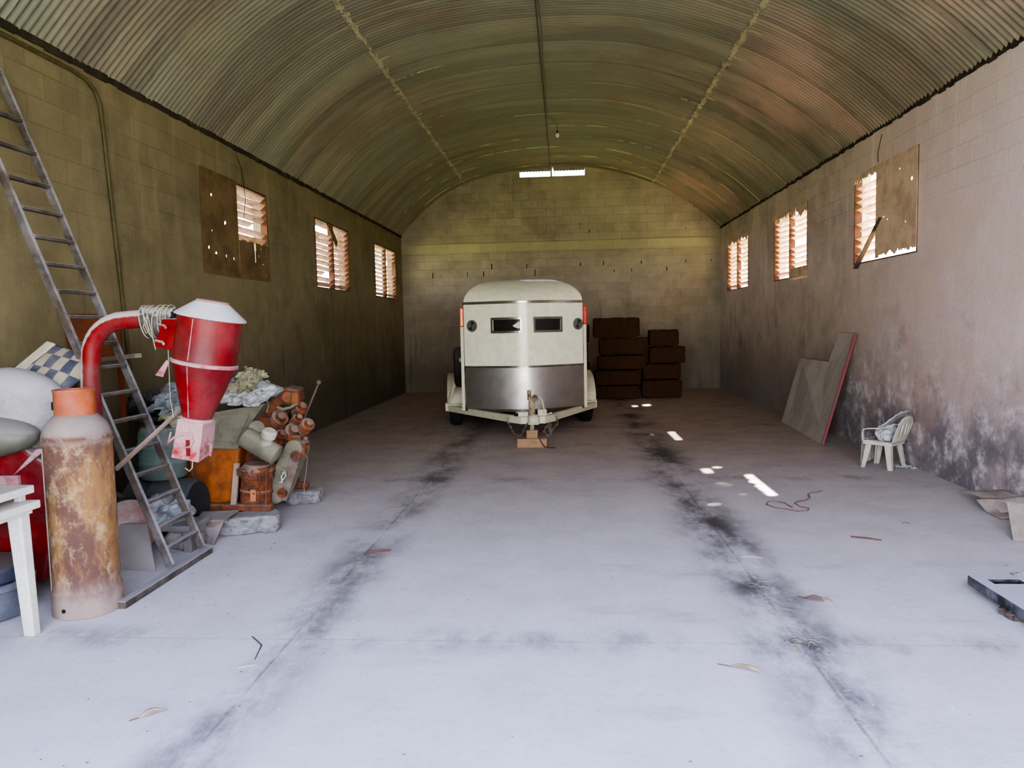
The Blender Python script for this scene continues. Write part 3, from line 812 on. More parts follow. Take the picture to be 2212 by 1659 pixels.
# ------------------------------------------------------------------ gas cylinder
GC = Vector((-2.808, 4.045, 0))
cy = thing('gas_cylinder', 'tall dented brown gas cylinder with an orange collar standing by the white table', 'gas cylinder', GC)
def rust_paint():
    t = NT('peeled_rusty_cylinder_paint')
    X = t.xyz(); n = t.noise(4.5, t.obj((1.6, 1.6, .5)), 9, .72); n2 = t.noise(8, t.obj((1.2, 1.2, 1), (3, 2, 1)), 10, .8); sc_ = t.noise(11, t.obj((2.2, 2.2, .5)), 6, .8)
    c = t.mix(t.ramp(n, .42, .58), lin((.53, .38, .22)), lin((.345, .225, .185)))
    c = t.mix(t.ramp(n2, .49, .64, 0, .8), c, lin((.66, .56, .41)))
    c = t.mix(t.ramp(sc_, .58, .70, 0, .7), c, lin((.34, .23, .19)))
    c = t.mix(t.ramp(X[2], .95, 1.08, 0, .75), c, lin((.58, .54, .54)))
    c = t.mix(t.ramp(t.math('ADD', X[2], t.math('MULTIPLY', n, .3)), .42, .22, 0, .8), c, lin((.60, .53, .50)))
    c = t.mix(t.math('MULTIPLY', t.ramp(t.math('ABSOLUTE', t.math('SUBTRACT', X[2], 1.02)), .03, .0), t.ramp(n2, .45, .55)), c, lin((.38, .25, .19)))
    t.l(c, t.b.inputs['Base Color']); t.b.inputs['Roughness'].default_value = .75
    t.l(t.bump(t.math('ADD', n2, n), .012, .6), t.b.inputs['Normal']); return t.m
b = B(); pr = [(.20, 0), (.213, .004)] + [(.213, .02 + k * .01) for k in range(9)] + [(.213, .125), (.217, .13), (.217, .137), (.210, .142)] + [(.2095, .16 + k * .02) for k in range(41)] + [(.2095, .985), (.214, .99), (.214, 1.0), (.2095, 1.005), (.2095, 1.03), (.2, 1.06), (.185, 1.09), (.16, 1.12), (.13, 1.145), (.115, 1.15)]
pr = [(q_ * .86, h_) for q_, h_ in pr]
b.lathe(GC, (0, 0, 1), pr, 64)
for v in b.bm.verts:
    p = v.co - GC
    if .15 < p.z < .97:
        r = Vector((p.x, p.y, 0)); d = max(0, noise.noise(Vector((p.x * 6, p.y * 6, p.z * 5)))) * -.010 - .008 * max(0, noise.noise(Vector((p.x * 13, p.y * 13, p.z * 14))))
        v.co += r.normalized() * d
mk('tank', b, rust_paint(), cy, smooth=50)
b = B(); pr = [(.122, 1.13), (.124, 1.14), (.124, 1.275), (.128, 1.28), (.128, 1.292), (.118, 1.292), (.118, 1.15)]
pr = [(q_ * .86, h_) for q_, h_ in pr]
b.lathe(GC, (0, 0, 1), pr, 40)
mk('collar', b, mat('orange_collar_paint', (.68, .33, .16), .6, c2=(.55, .26, .12), dust=.75), cy, smooth=40)
b = B(); hp = GC + Vector((-.095, -.045, 1.20)); b.lathe(hp, (-.88, -.47, 0), [(.024, .0), (.024, .010)], 18); 
mk('collar_hole', b, M_gap, cy)
b = B(); hp = onZ(165, 1330); hp = Vector((GC.x - .02, GC.y - .1825, .055)); b.cyl(hp, hp + Vector((0, -.003, 0)), .012); mk('foot_hole', b, M_gap, cy)
b = B(); pa = [GC + Vector((.182 * math.cos(a_), .182 * math.sin(a_), 0)) for a_ in (math.radians(-128), )][0]
b.tube([pa + Vector((0, 0, .16 + k * .03 * 1.0)) for k in range(28)], .0035, 6); mk('weld_seam', b, mat('weld_metal', (.62, .56, .5), .8), cy)

# ------------------------------------------------------------------ red mill with elbow, hose and cyclone
Y0 = 4.47
M_red = mat('dusty_red_paint', (.48, .006, .035), .45, c2=(.36, .012, .03), vs=4, dust=.85, dustc=(.64, .59, .59), bump=.15, dmin=.10, dlo=.42, dhi=.85)
M_reddust = mat('caked_red_paint', (.60, .12, .14), .6, c2=(.72, .55, .55), vs=5, dust=.9, dustc=(.68, .62, .63), vmix=(.35, .55))
M_galv = mat('dust_caked_galvanised', (.52, .53, .54), .7, .2, c2=(.62, .60, .60), dust=1.0, dustc=(.66, .65, .68))
mill = thing('hammer_mill', 'red feed mill with a dusty elbow pipe and cyclone standing behind the gas cylinder', 'mill', (-3.35, 4.5, 0))
b = B()
ctr = [(-2.99, Y0, .55), (-2.99, Y0, 1.27), (-2.987, Y0, 1.38), (-2.975, Y0, 1.46)]
for k in range(1, 10):
    a_ = PI / 2 * k / 9; ctr.append((-2.975 + .235 * (1 - math.cos(a_)), Y0, 1.46 + .225 * math.sin(a_)))
ctr.append((-2.585, Y0, 1.695))
b.tube(ctr, .056, 28, cap=True); b.cyl((-2.60, Y0, 1.695), (-2.585, Y0, 1.695), .062, seg=28)
mk('elbow_pipe', b, mat('caked_red_elbow', (.48, .006, .035), .5, c2=(.38, .012, .03), vs=5, dust=.95, dustc=(.70, .66, .64), bump=.15, dmin=.12, dlo=.22, dhi=.62, dvec=(-.62, -.05, .78)), mill, smooth=50)
# body of the mill and its hopper, half out of the picture
b = B()
b.prism([(-3.95, 4.22, .88), (-3.30, 4.22, .94), (-3.12, 4.22, .80), (-3.06, 4.22, .62), (-3.20, 4.22, .10), (-3.95, 4.22, .10)], (0, .55, 0))
mk('mill_body', b, M_red, mill, bevel=.02)
b = B(); b.span((-3.95, 4.19, .70), (-3.30, 4.22, .76)); b.prism([(-3.34, 4.195, .76), (-3.18, 4.195, .92), (-3.10, 4.195, .93), (-3.28, 4.195, .80)], (0, .03, 0))
mk('body_flange', b, M_reddust, mill, bevel=.006)
b = B()
rs = []
b.sphere((-3.51, 4.42, 1.10), 1.0, 4, (.40, .24, .30), crump=.01, fr=2)
mk('hopper', b, M_galv, mill, smooth=50)
b = B(); b.sphere((-3.52, 4.20, 1.00), 1.0, 4, (.36, .18, .13), crump=.008, fr=2); mk('hopper_pan', b, mat('tarnished_pan', (.44, .44, .40), .55, .3, dust=.5, c2=(.36, .36, .31), vs=3), mill, smooth=50)
# cyclone, slightly tilted
CB = Vector((-2.355, Y0, .815)); CT = Vector((-2.165, Y0, 1.80)); AXC = (CT - CB).normalized()
def cyp(h, r=0, a_=0):
    x_, y_ = B().frame(AXC); return CB + AXC * h
b = B(); 
b.lathe(CB, AXC, [(0.065, .20), (0.081, .24), (0.086, .255), (0.191, .60), (0.196, .60), (0.191, .615), (0.193, .89), (0.196, .892)], 48)
cyc = mk('cyclone', b, M_red, mill, smooth=35)
b = B(); b.lathe(CB, AXC, [(0.191, .592), (0.201, .596), (0.201, .612), (0.191, .618)], 48); mk('flange_ring', b, M_reddust, cyc, smooth=35)
b = B(); b.lathe(CB, AXC, [(0.194, .885), (0.212, .89), (0.210, .90), (0.099, .985), (0.090, .985)], 48); mk('cone_lid', b, mat('dust_covered_lid', (.70, .70, .74), .8, dust=1.0, dustc=(.76, .76, .80)), cyc, smooth=35)
b = B(); b.lathe(CB, AXC, [(0.090, .98), (0.096, .99), (0.096, .996), (0.017, .998)], 40); mk('outlet_cap', b, M_reddust, cyc, smooth=35)
b = B(); b.tube([CB + AXC * h_ + Vector((-.012, -rr_ - .001, 0)) for h_, rr_ in ((.27, .090), (.59, .189))], .003, 6); b.tube([CB + AXC * h_ + Vector((-.012, -.1925, 0)) for h_ in (.63, .88)], .003, 6)
mk('weld_line', b, M_reddust, cyc)
# square outlet box with a hook
x_ = Vector((1, 0, 0)); x_ = (x_ - AXC * x_.dot(AXC)).normalized(); y_ = Vector((0, 1, 0))
def cb(u, v, h): return CB + x_ * u + y_ * v + AXC * h
b = B(); b.hexa([cb(-.088, -.09, .0), cb(.088, -.09, .0), cb(.088, .09, .03), cb(-.088, .09, .03), cb(-.082, -.085, .245), cb(.082, -.085, .245), cb(.082, .085, .245), cb(-.082, .085, .245)])
ob = mk('outlet_box', b, M_reddust, cyc, bevel=.004)
b = B(); b.lathe(CB, AXC, [(.092, .24), (.102, .243), (.102, .256), (.094, .26)], 40); mk('neck_ring', b, M_reddust, cyc, smooth=40)
b = B(); b.tube([cb(-.11, -.10, .10), cb(-.075, -.10, .135), cb(-.02, -.10, .165), cb(.025, -.10, .16), cb(.04, -.10, .125), cb(.025, -.10, .09), cb(.0, -.10, .08)], .0065, 8); b.tube([cb(-.105, -.10, .16), cb(-.115, -.10, .08)], .005, 6)
mk('hook_latch', b, M_reddust, ob, smooth=40)
b = B(); b.box(cb(.012, -.093, .08), (.022, .006, .10)); mk('handle_slot', b, M_red, ob)
b = B(); b.tube([cb(.10, -.02, .11), cb(.12, -.02, .11), cb(.12, -.02, .04)], .005, 6); b.tube([cb(.10, .0, .09), cb(.118, .0, .09), cb(.118, .0, .03)], .005, 6); mk('side_clip', b, M_reddust, ob)
b = B(); b.tube([cb(.03, -.05, .0), cb(.035, -.05, -.05), cb(.02, -.05, -.075), cb(-.01, -.05, -.06)], .004, 6); mk('wire_hook', b, mat('yellow_wire', (.7, .6, .42), .7), ob, smooth=40)
# tangential inlet
b = B(); b.hexa([cb(-.29, -.08, .66), cb(-.10, -.13, .66), cb(-.10, .10, .66), cb(-.29, .06, .66), cb(-.26, -.08, .84), cb(-.10, -.13, .87), cb(-.10, .10, .87), cb(-.26, .06, .84)]); mk('inlet_duct', b, M_red, cyc, bevel=.006)
b = B()
for h in (.70, .80):
    b = B(); b.tube([cb(-.285, -.085, h), cb(-.22, -.11, h), cb(-.20, -.14, h - .005)], .008, 8); mk('inlet_lug', b, M_reddust, cyc, smooth=40)
b = B(); b.prism([cb(-.22, -.15, .50), cb(-.14, -.19, .61), cb(-.12, -.195, .60), cb(-.16, -.17, .50)], (0, -.003, 0))
mk('inlet_bracket', b, M_reddust, cyc, smooth=40)
# hose sleeve, bound with twine
b = B()
rs = []
for k in range(14):
    t = k / 13; x = -2.605 + .20 * t; zc = 1.695 - .015 * t; dr = .035 * math.sin(PI * min(1, t * 1.1)) ** .7
    r = []
    for j in range(28):
        a_ = 2 * PI * j / 28; rr = .072 + .006 * math.sin(j * 3 + k) + .004 * noise.noise(Vector((j * .8, k * .9, 0)))
        zz = math.sin(a_) * rr
        if zz < -.02: zz *= 1 + 1.3 * dr / .035 * (.55 + .3 * math.sin(k * .8))
        r.append(Vector((x, Y0 + math.cos(a_) * rr, zc + zz)))
    rs.append(r)
b.rings(rs)
sl = mk('rubber_sleeve', b, mat('black_rubber_sleeve', (.14, .14, .13), .6, c2=(.3, .3, .29), dust=.95, dustc=(.60, .59, .57)), mill, smooth=50)
b = B()
for k in range(7):
    x = -2.60 + .028 * k + rnd.uniform(-.006, .006); sk = rnd.uniform(-.02, .02)
    b.tube([(x + sk * math.sin(a_), Y0 + math.cos(a_) * .082, 1.69 + math.sin(a_) * (.084 if math.sin(a_) > 0 else .12)) for a_ in [2 * PI * q / 20 for q in range(21)]], .0035, 5)
b.tube([(-2.56, Y0 - .09, 1.70), (-2.53, Y0 - .095, 1.62), (-2.55, Y0 - .095, 1.60), (-2.57, Y0 - .09, 1.64), (-2.54, Y0 - .09, 1.72), (-2.50, Y0 - .09, 1.50)], .003, 5)
b.tube([(-2.42, Y0 - .09, 1.52), (-2.425, Y0 - .09, 1.2), (-2.41, Y0 - .09, 1.08)], .0025, 5)
mk('twine', b, mat('pale_twine', (.68, .64, .55), .9), sl, smooth=40)
# pole propping the cyclone
b = B(); b.cyl(onY(250, 1014, 4.42), onY(405, 872, 4.62), .016, .014, 14); o = mk('wooden_pole', b, mat('weathered_pole', (.47, .38, .32), .8, dust=.6), smooth=40, label=None)
tag(o, 'round brown wooden pole leaning diagonally from the gas cylinder up behind the red cyclone', 'pole')

# ------------------------------------------------------------------ ladder
lad = thing('ladder', 'long grey dusty ladder leaning on the left wall behind the red pipe', 'ladder', (-2.71, 5.0, 0))
M_lad = mat('dusty_ladder_timber', (.30, .26, .22), .9, c2=(.18, .155, .13), dust=.9, dustc=(.62, .61, .63), vs=8, dmin=.35, dlo=.1, dhi=.7)
dirl = Vector((XL + .03 + 2.70, 0, 3.44)); top = Vector((-3.925, 0, 3.46)); bot = Vector((-2.64, 0, .055))
for yy in (4.655, 5.08):
    b = B(); b.beam(Vector((bot.x, yy, bot.z)), Vector((top.x, yy, top.z)), .032, .05, (1, 0, .37)); mk('rail', b, M_lad, lad, bevel=.004)
zs = [3.10, 2.87, 2.64, 2.44, 2.25, 2.07, 1.89, 1.72, 1.54, 1.38, 1.20, 1.02, .82, .66, .48, .31, .17]
for z in zs:
    t = (z - bot.z) / (top.z - bot.z); x = bot.x + (top.x - bot.x) * t
    b = B(); b.box((x + .010, 4.8675, z), (.045, .393, .024)); mk('rung', b, M_lad, lad, bevel=.003)
b = B(); b.beam((-2.605, 4.04, .023), (-2.605, 5.12, .023), .055, .045)
tag(mk('floor_bar', b, M_lad, bevel=.004), 'long dusty steel bar on the floor at the foot of the ladder', 'bar')
b = B(); b.beam(onY(205, 779, 5.35), onY(299, 768, 5.0), .05, .03); tag(mk('timber_offcut', b, mat('pale_offcut', (.50, .47, .40), .9, dust=.6), bevel=.003), 'short pale timber offcut poking out across the ladder', 'timber')

# ------------------------------------------------------------------ white table
tb = thing('plastic_table', 'white plastic table with a square leg at the left edge beside the gas cylinder', 'table', (-3.2, 3.4, 0))
M_wht = mat('white_plastic', (.88, .87, .83), .45, c2=(.80, .79, .76), dust=.45, dustc=(.66, .65, .64))
b = B(); b.span((-3.60, 2.95, .690), (-2.795, 3.70, .732)); mk('tabletop', b, M_wht, tb, bevel=.006)
b = B(); b.span((-3.58, 2.97, .665), (-2.83, 3.68, .690)); mk('apron', b, M_wht, tb)
b = B(); b.hexa([(-2.905, 3.645, 0), (-2.845, 3.645, 0), (-2.845, 3.70, 0), (-2.905, 3.70, 0), (-2.925, 3.61, .675), (-2.845, 3.61, .675), (-2.845, 3.68, .675), (-2.925, 3.68, .675)]); mk('leg', b, M_wht, tb, bevel=.008)
for (x, y) in ((-3.56, 3.65), (-3.56, 3.02), (-2.88, 3.02)):
    b = B(); b.hexa([(x - .03, y - .03, 0), (x + .03, y - .03, 0), (x + .03, y + .03, 0), (x - .03, y + .03, 0), (x - .04, y - .035, .675), (x + .04, y - .035, .675), (x + .04, y + .035, .675), (x - .04, y + .035, .675)]); mk('leg', b, M_wht, tb, bevel=.008)
b = B(); b.span((-3.60, 2.95, .77), (-2.825, 3.70, .812))
for (x, y) in ((-2.88, 3.66), (-3.5, 3.66), (-2.88, 3.0), (-3.5, 3.0)): b.span((x - .02, y - .02, .732), (x + .02, y + .02, .77))
tag(mk('board_slab', b, M_wht, bevel=.005), 'dusty white slab lying on top of the plastic table', 'board')
# things under the table
b = B(); c = (-3.36, 3.93, 0); b.lathe(c, (0, 0, 1), [(.19, 0), (.235, .02), (.245, .17), (.265, .18), (.265, .205), (.23, .21), (.215, .19)], 40)
tag(mk('metal_basin', b, mat('grey_blue_tin', (.40, .42, .46), .5, .4, dust=.7, dustc=(.6, .62, .68)), smooth=40), 'round grey tin basin on the floor under the white table', 'basin')
b = B(); b.lathe((-3.36, 3.93, .212), (0, 0, 1), [(.15, 0), (.21, .004), (.225, .07), (.24, .075), (.24, .09), (.2, .092)], 40)
tag(mk('metal_basin', b, mat('dark_blue_tin', (.27, .30, .38), .45, .3, dust=.6), smooth=40), 'dark blue-grey basin stacked on the tin basin under the white table', 'basin')

# checked seat cushion on the hopper
def check_mat():
    t = NT('blue_and_beige_check')
    X = t.xyz()
    ch = t.n('ShaderNodeTexChecker'); cbn = t.n('ShaderNodeCombineXYZ'); t.l(t.math('MULTIPLY', X[0], 1.0), cbn.inputs[0]); t.l(t.math('MULTIPLY', X[1], .62), cbn.inputs[1])
    cbn.inputs[2].default_value = .25
    t.l(cbn.outputs[0], ch.inputs['Vector']); ch.inputs['Scale'].default_value = 15
    ch.inputs['Color1'].default_value = lin((.62, .57, .50)); ch.inputs['Color2'].default_value = lin((.20, .22, .30))
    c = t.mix(t.ramp(t.noise(5), .35, .75, 0, .45), ch.outputs[0], lin((.55, .53, .52)))
    t.l(c, t.b.inputs['Base Color']); t.b.inputs['Roughness'].default_value = .95; return t.m
e0, e1, e2 = onY(35, 815, 4.55), onY(150, 850, 4.5), onY(85, 742, 4.75)
ux = (e1 - e0).normalized(); vy = (e2 - e0); vy = (vy - ux * vy.dot(ux)).normalized(); nz = ux.cross(vy)
CM = Matrix((ux, vy, nz)).transposed().to_4x4(); CM.translation = e0
cu = thing('checked_cushion', 'blue and beige checked seat cushion with a cream edge resting on the mill hopper', 'cushion', M=CM)
def cush(u, v):
    x = .02 + .36 * u + .04 * v; y = .30 * v
    return Vector((x, y, .035 * math.sin(PI * u) ** .5 * math.sin(PI * v) ** .5 + .012 * noise.noise(Vector((u * 4, v * 4, 2)))))
b = B(); b.sheet(cush, 20, 16); mk('cover', b, check_mat(), cu, smooth=60, solid=.03, local=True)
b = B()
b.hexa([(-.05, -.02, -.02), (.02, -.02, -.02), (.07, .31, -.02), (.0, .31, -.02), (-.05, -.02, .03), (.02, -.02, .03), (.07, .31, .03), (.0, .31, .03)])
mk('cream_edge', b, mat('cream_vinyl', (.78, .73, .62), .6, dust=.3), cu, local=True, bevel=.012)
# rust coloured panel behind the ladder
b = B(); b.hexa([(-3.90, 5.50, 1.05), (-3.30, 5.62, 1.05), (-3.30, 5.65, 1.05), (-3.90, 5.53, 1.05), (-3.90, 5.50, 1.80), (-3.30, 5.62, 1.80), (-3.30, 5.65, 1.80), (-3.90, 5.53, 1.80)])
b.bm.free(); b = B()
q = [onY(132, 683, 5.55), onY(258, 676, 5.55), onY(262, 772, 5.55), onY(150, 775, 5.55)]; q[0].z = q[1].z
b.prism(q, (0, .03, 0)); b.span((q[3].x, 5.55, .9), (q[3].x + .04, 5.58, q[3].z)); b.span((q[2].x - .04, 5.55, .9), (q[2].x, 5.58, q[2].z))
tag(mk('rust_panel', b, mat('orange_rust_panel', (.40, .19, .085), .8, c2=(.30, .14, .07), vs=4), bevel=.003), 'orange-brown rusty metal panel upright behind the ladder', 'panel')

# ------------------------------------------------------------------ junk behind the ladder
M_bag = mat('grey_plastic_sheet', (.60, .63, .66), .55, c2=(.45, .48, .50), vs=9, dust=.4, bump=.5, bs=25, bd=.01)
M_bagy = mat('cream_plastic_sack', (.68, .67, .55), .55, c2=(.56, .53, .40), vs=7, dust=.3, bump=.5, bs=25, bd=.01)
M_bagw = mat('white_plastic_sack', (.78, .79, .80), .5, c2=(.62, .62, .62), vs=8, bump=.5, bs=25, bd=.01)
def crumple(name, label, c, sz, mt, cat, seed, crump=.06, fr=9, M=None, sub=5, group=None):
    b = B(); b.sphere((0, 0, 0), 1.0, sub, sz, crump=crump, fr=fr, M=M, seed=seed)
    zmin = min(v.co.z for v in b.bm.verts)
    for v in b.bm.verts:
        if v.co.z < zmin * .75: v.co.z = zmin * .75
        v.co += Vector(c)
    o = mk(name, b, mt, smooth=28, origin=Vector((c[0], c[1], c[2] + zmin * .75))); tag(o, label, cat, group); return o
# green plastic drum, dark drum
b = B(); c = (-3.20, 5.62, .46); b.lathe(c, (0, 0, 1), [(.16, 0), (.175, .02), (.175, .10), (.183, .11), (.183, .13), (.175, .14), (.175, .24), (.183, .25), (.183, .27), (.175, .28), (.170, .36), (.15, .40), (.05, .41)], 36)
tag(mk('plastic_drum', b, mat('green_grey_plastic', (.36, .43, .40), .5, dust=.6, dustc=(.55, .58, .58)), smooth=40), 'ribbed green-grey plastic drum behind the ladder', 'drum')
b = B(); b.lathe((-3.45, 5.60, .225), (1, 0, 0), [(.2, 0), (.225, .02), (.225, .20), (.232, .21), (.232, .22), (.225, .23), (.225, .5), (.2, .53)], 36)
tag(mk('steel_drum', b, mat('black_blue_steel', (.13, .15, .17), .5, dust=.45, dustc=(.38, .4, .42)), smooth=40), 'dark steel drum lying on its side behind the ladder rungs', 'drum')
b = B(); b.lathe((-3.15, 5.02, .21), (.75, -.66, .05), [(.05, -.02), (.19, -.015), (.205, 0), (.205, .02), (.05, .03)], 40)
tag(mk('pulley_disc', b, mat('dusty_red_disc', (.56, .40, .38), .7, c2=(.62, .56, .54), vs=4, dust=.6), smooth=40), 'dusty pinkish round disc standing on edge just behind the gas cylinder', 'disc')
b = B(); b.hexa([(-3.30, 4.76, 0), (-2.78, 4.70, 0), (-2.78, 4.72, 0), (-3.30, 4.78, 0), (-3.25, 4.98, .25), (-2.95, 4.92, .27), (-2.95, 4.94, .27), (-3.25, 5.0, .25)])
tag(mk('plywood_offcut', b, mat('dusty_ply_offcut', (.50, .46, .43), .95, dust=.5), bevel=.003), 'low dusty plywood offcut leaning behind the ladder foot', 'board')
b = B(); b.span((-3.45, 5.1, .16), (-2.72, 5.38, .20)); b.span((-3.42, 5.12, 0), (-3.36, 5.36, .16)); b.span((-2.80, 5.12, 0), (-2.74, 5.36, .16))
tag(mk('low_bench', b, mat('dusty_bench_wood', (.44, .42, .42), .95, dust=.9, dustc=(.52, .52, .55)), bevel=.004), 'low dusty plank bench behind the foot of the ladder', 'bench')
crumple('plastic_sack', 'crumpled grey-blue plastic sack on the plank bench behind the ladder', (-2.98, 5.24, .28), (.17, .11, .09), M_bag, 'sack', 3)
crumple('paper_sack', 'dusty brown paper sack slumped on the floor at the ladder foot', (-2.86, 5.25, .07), (.13, .10, .075), mat('brown_paper_sack', (.52, .48, .44), .95, dust=.4), 'sack', 5, .03, 6)
b = B()
p0 = onZ(408, 1172); 
b.hexa([(-2.86, 5.42, .02), (-2.66, 5.30, .0), (-2.66, 5.32, .0), (-2.86, 5.44, .02), (-2.86, 5.42, .15), (-2.60, 5.36, .17), (-2.60, 5.38, .17), (-2.86, 5.44, .15)])
b.hexa([(-2.86, 5.42, .15), (-2.60, 5.36, .17), (-2.60, 5.62, .18), (-2.90, 5.62, .17), (-2.86, 5.42, .16), (-2.60, 5.36, .18), (-2.60, 5.62, .19), (-2.90, 5.62, .18)])
o = mk('angle_bracket', b, mat('dusty_brown_steel', (.46, .38, .34), .85, dust=.8), bevel=.002); tag(o, 'dusty steel angle bracket with two bolt holes beside the ladder foot', 'bracket')
for dx in (0, .035):
    pass
b = B()
for px in (426, 440):
    h = onY(px, 1150 if px == 440 else 1151, 5.345); b.lathe(h, (.22, -1, 0), [(.009, 0), (.009, .012)], 12)
mk('bolt_hole', b, M_gap, o)
crumple('cloth_heap', 'dark grey heap of cloth on the plank bench left of the sack', (-3.34, 5.25, .28), (.10, .10, .09), mat('dark_cloth', (.22, .22, .22), .95, dust=.5, dustc=(.4, .4, .42)), 'cloth', 8)
crumple('rag_bundle', 'black bundle of rags on the plank shelf behind the ladder', (-3.52, 6.10, .985), (.22, .16, .085), mat('black_rag', (.14, .14, .14), .95, dust=.5, dustc=(.4, .4, .42)), 'rags', 12)

# ------------------------------------------------------------------ old engine / baler machine on its plinths
M_conc = mat('rough_plinth_concrete', (.60, .60, .60), .95, c2=(.40, .39, .38), vs=14, bump=1, bs=45, bd=.02, dust=.6, dustc=(.68, .67, .68))
def rough_block(name, label, c, d, rz, seed):
    b = B(); bmesh.ops.create_cube(b.bm, size=2); bmesh.ops.subdivide_edges(b.bm, edges=b.bm.edges[:], cuts=24, use_grid_fill=True)
    Mz = Matrix.Rotation(rz, 3, 'Z')
    for v in b.bm.verts:
        p = v.co.copy(); s = (abs(p.x) ** 8 + abs(p.y) ** 8 + abs(p.z) ** 8) ** (1 / 8.) / max(abs(p.x), abs(p.y), abs(p.z))
        w = Vector((p.x * d[0] / 2, p.y * d[1] / 2, p.z * d[2] / 2)) / s
        n = noise.noise(w * 14 + Vector((seed, 0, 0))) * .02 + noise.noise(w * 45) * .014
        w += Vector((p.x, p.y, p.z * .3)).normalized() * n
        w.z = max(w.z, -d[2] / 2)
        if p.z > .9: w.z = min(w.z, d[2] / 2)
        v.co = Mz @ w + Vector(c)
    o = mk(name, b, M_conc, smooth=40, origin=Vector((c[0], c[1], 0))); tag(o, label, 'block'); return o
rough_block('concrete_plinth', 'rough concrete plinth in front under the orange machine', (-2.55, 5.70, .07), (.46, .26, .14), math.radians(20), 1)
rough_block('concrete_plinth', 'smaller rough concrete plinth under the far end of the orange machine', (-2.46, 6.68, .06), (.32, .24, .12), math.radians(10), 4)

em = thing('stationary_engine', 'old orange and rust engine with grey-green hood standing on concrete plinths', 'machine', (-2.75, 6.0, 0))
M_or = mat('dirty_orange_paint', (.64, .33, .10), .6, c2=(.42, .21, .08), vs=6, dust=.3, dustc=(.5, .42, .36))
M_hood = mat('grey_green_enamel', (.45, .43, .36), .6, c2=(.36, .345, .29), vs=7, dust=.5, dustc=(.58, .55, .49))
M_erust = mat('orange_rust_casting', (.50, .25, .12), .85, c2=(.20, .13, .09), vs=14, dust=.65, dustc=(.56, .50, .46), bump=.9, bs=30, bd=.012, dlo=.35, dhi=.9, dmin=.25)
M_black = mat('oily_black', (.07, .06, .055), .6, c2=(.16, .10, .07), vs=10, dust=.2)
b = B(); q = [onY(x, y, 5.90) for x, y in ((398, 958), (520, 952), (514, 1015), (507, 1085), (430, 1096), (404, 1080))]
b.prism(q, (-.05, .34, 0)); mk('orange_tank', b, M_or, em, bevel=.03)
b = B(); b.beam(onY(410, 985, 5.88), onY(432, 1098, 5.88), .03, .02, (0, 1, 0)); b.beam(onY(402, 1000, 5.88), onY(405, 1090, 5.88), .035, .02, (0, 1, 0)); mk('side_strap', b, M_erust, em, bevel=.004)
b = B(); b.beam(onY(512, 1000, 5.87), onY(503, 1112, 5.80), .045, .03, (0, 1, 0)); mk('support_post', b, mat('pinkish_dust_steel', (.60, .52, .47), .85), em, bevel=.004)
# hood: sloping sheet panel
b = B(); q = [onY(x, y, 5.86) for x, y in ((400, 968), (455, 892), (572, 872), (548, 905), (512, 972))]
b.prism(q, (-.06, .40, 0)); hd = mk('hood', b, M_hood, em, bevel=.012)
b = B(); q = [onY(x, y, 5.845) for x, y in ((458, 900), (540, 893), (510, 957), (452, 952))]
b.prism(q, (0, .012, 0)); mk('access_panel', b, M_hood, hd, bevel=.004)
b = B(); b.tube([onY(x, y, 5.835) for x, y in ((482, 905), (472, 915), (466, 935))], .007, 8); mk('grab_handle', b, M_hood, hd, smooth=40)
# base frame
b = B(); b.beam((-3.20, 5.84, .165), (-2.40, 5.80, .165), .06, .05); b.beam((-3.10, 6.66, .165), (-2.40, 6.66, .165), .06, .05); b.beam((-3.10, 5.9, .165), (-3.08, 6.66, .165), .05, .05); b.beam((-2.62, 5.86, .165), (-2.62, 6.66, .165), .05, .05)
b.span((-3.0, 6.1, .15), (-2.5, 6.7, .75)); b.span((-3.12, 5.88, 0), (-3.06, 5.96, .15)); b.span((-3.12, 6.70, 0), (-3.06, 6.78, .15))
mk('base_frame', b, M_erust, em, bevel=.006)
# cylinder block, upright rusty column with ribs and pipes
b = B(); q0 = onY(552, 1108, 5.92); q1 = onY(556, 998, 5.92)
b.lathe(q0, q1 - q0, [(.125, 0), (.135, .02), (.135, .08), (.125, .09), (.125, .17), (.133, .18), (.133, .20), (.125, .21), (.125, .30), (.14, .31), (.14, .37), (.10, .42)], 28)
b.box(q0.lerp(q1, .85), (.25, .22, .06))
eb = mk('engine_block', b, M_erust, em, smooth=30)
b = B()
for (x, y) in ((545, 1020), (548, 1045), (549, 1066)):
    p = onY(x, y, 5.79); b.cyl(p, p + Vector((0, .03, 0)), .02, seg=6); b.cyl(p + Vector((0, -.012, 0)), p + Vector((0, .03, 0)), .010, seg=8)
b.tube([onY(x, y, 5.78) for x, y in ((528, 1012), (540, 1026), (560, 1024), (562, 1080))], .007, 8); b.tube([onY(x, y, 5.78) for x, y in ((575, 1015), (574, 1092))], .006, 8); b.beam(onY(530, 1085, 5.78), onY(560, 1084, 5.78), .01, .01)
mk('bolt_cluster', b, M_erust, eb, smooth=30)
b = B(); b.beam(onY(547, 1058, 5.785), onY(547, 1085, 5.785), .045, .012, (0, 1, 0)); mk('bare_patch', b, mat('fresh_rust', (.70, .45, .30), .8), eb)
b = B(); b.hexa([onY(575, 1090, 5.8), onY(592, 1085, 5.9), onY(592, 1110, 5.9), onY(575, 1112, 5.8), onY(572, 1090, 6.1), onY(592, 1085, 6.1), onY(592, 1108, 6.1), onY(575, 1108, 6.1)]); mk('foot', b, M_erust, em)
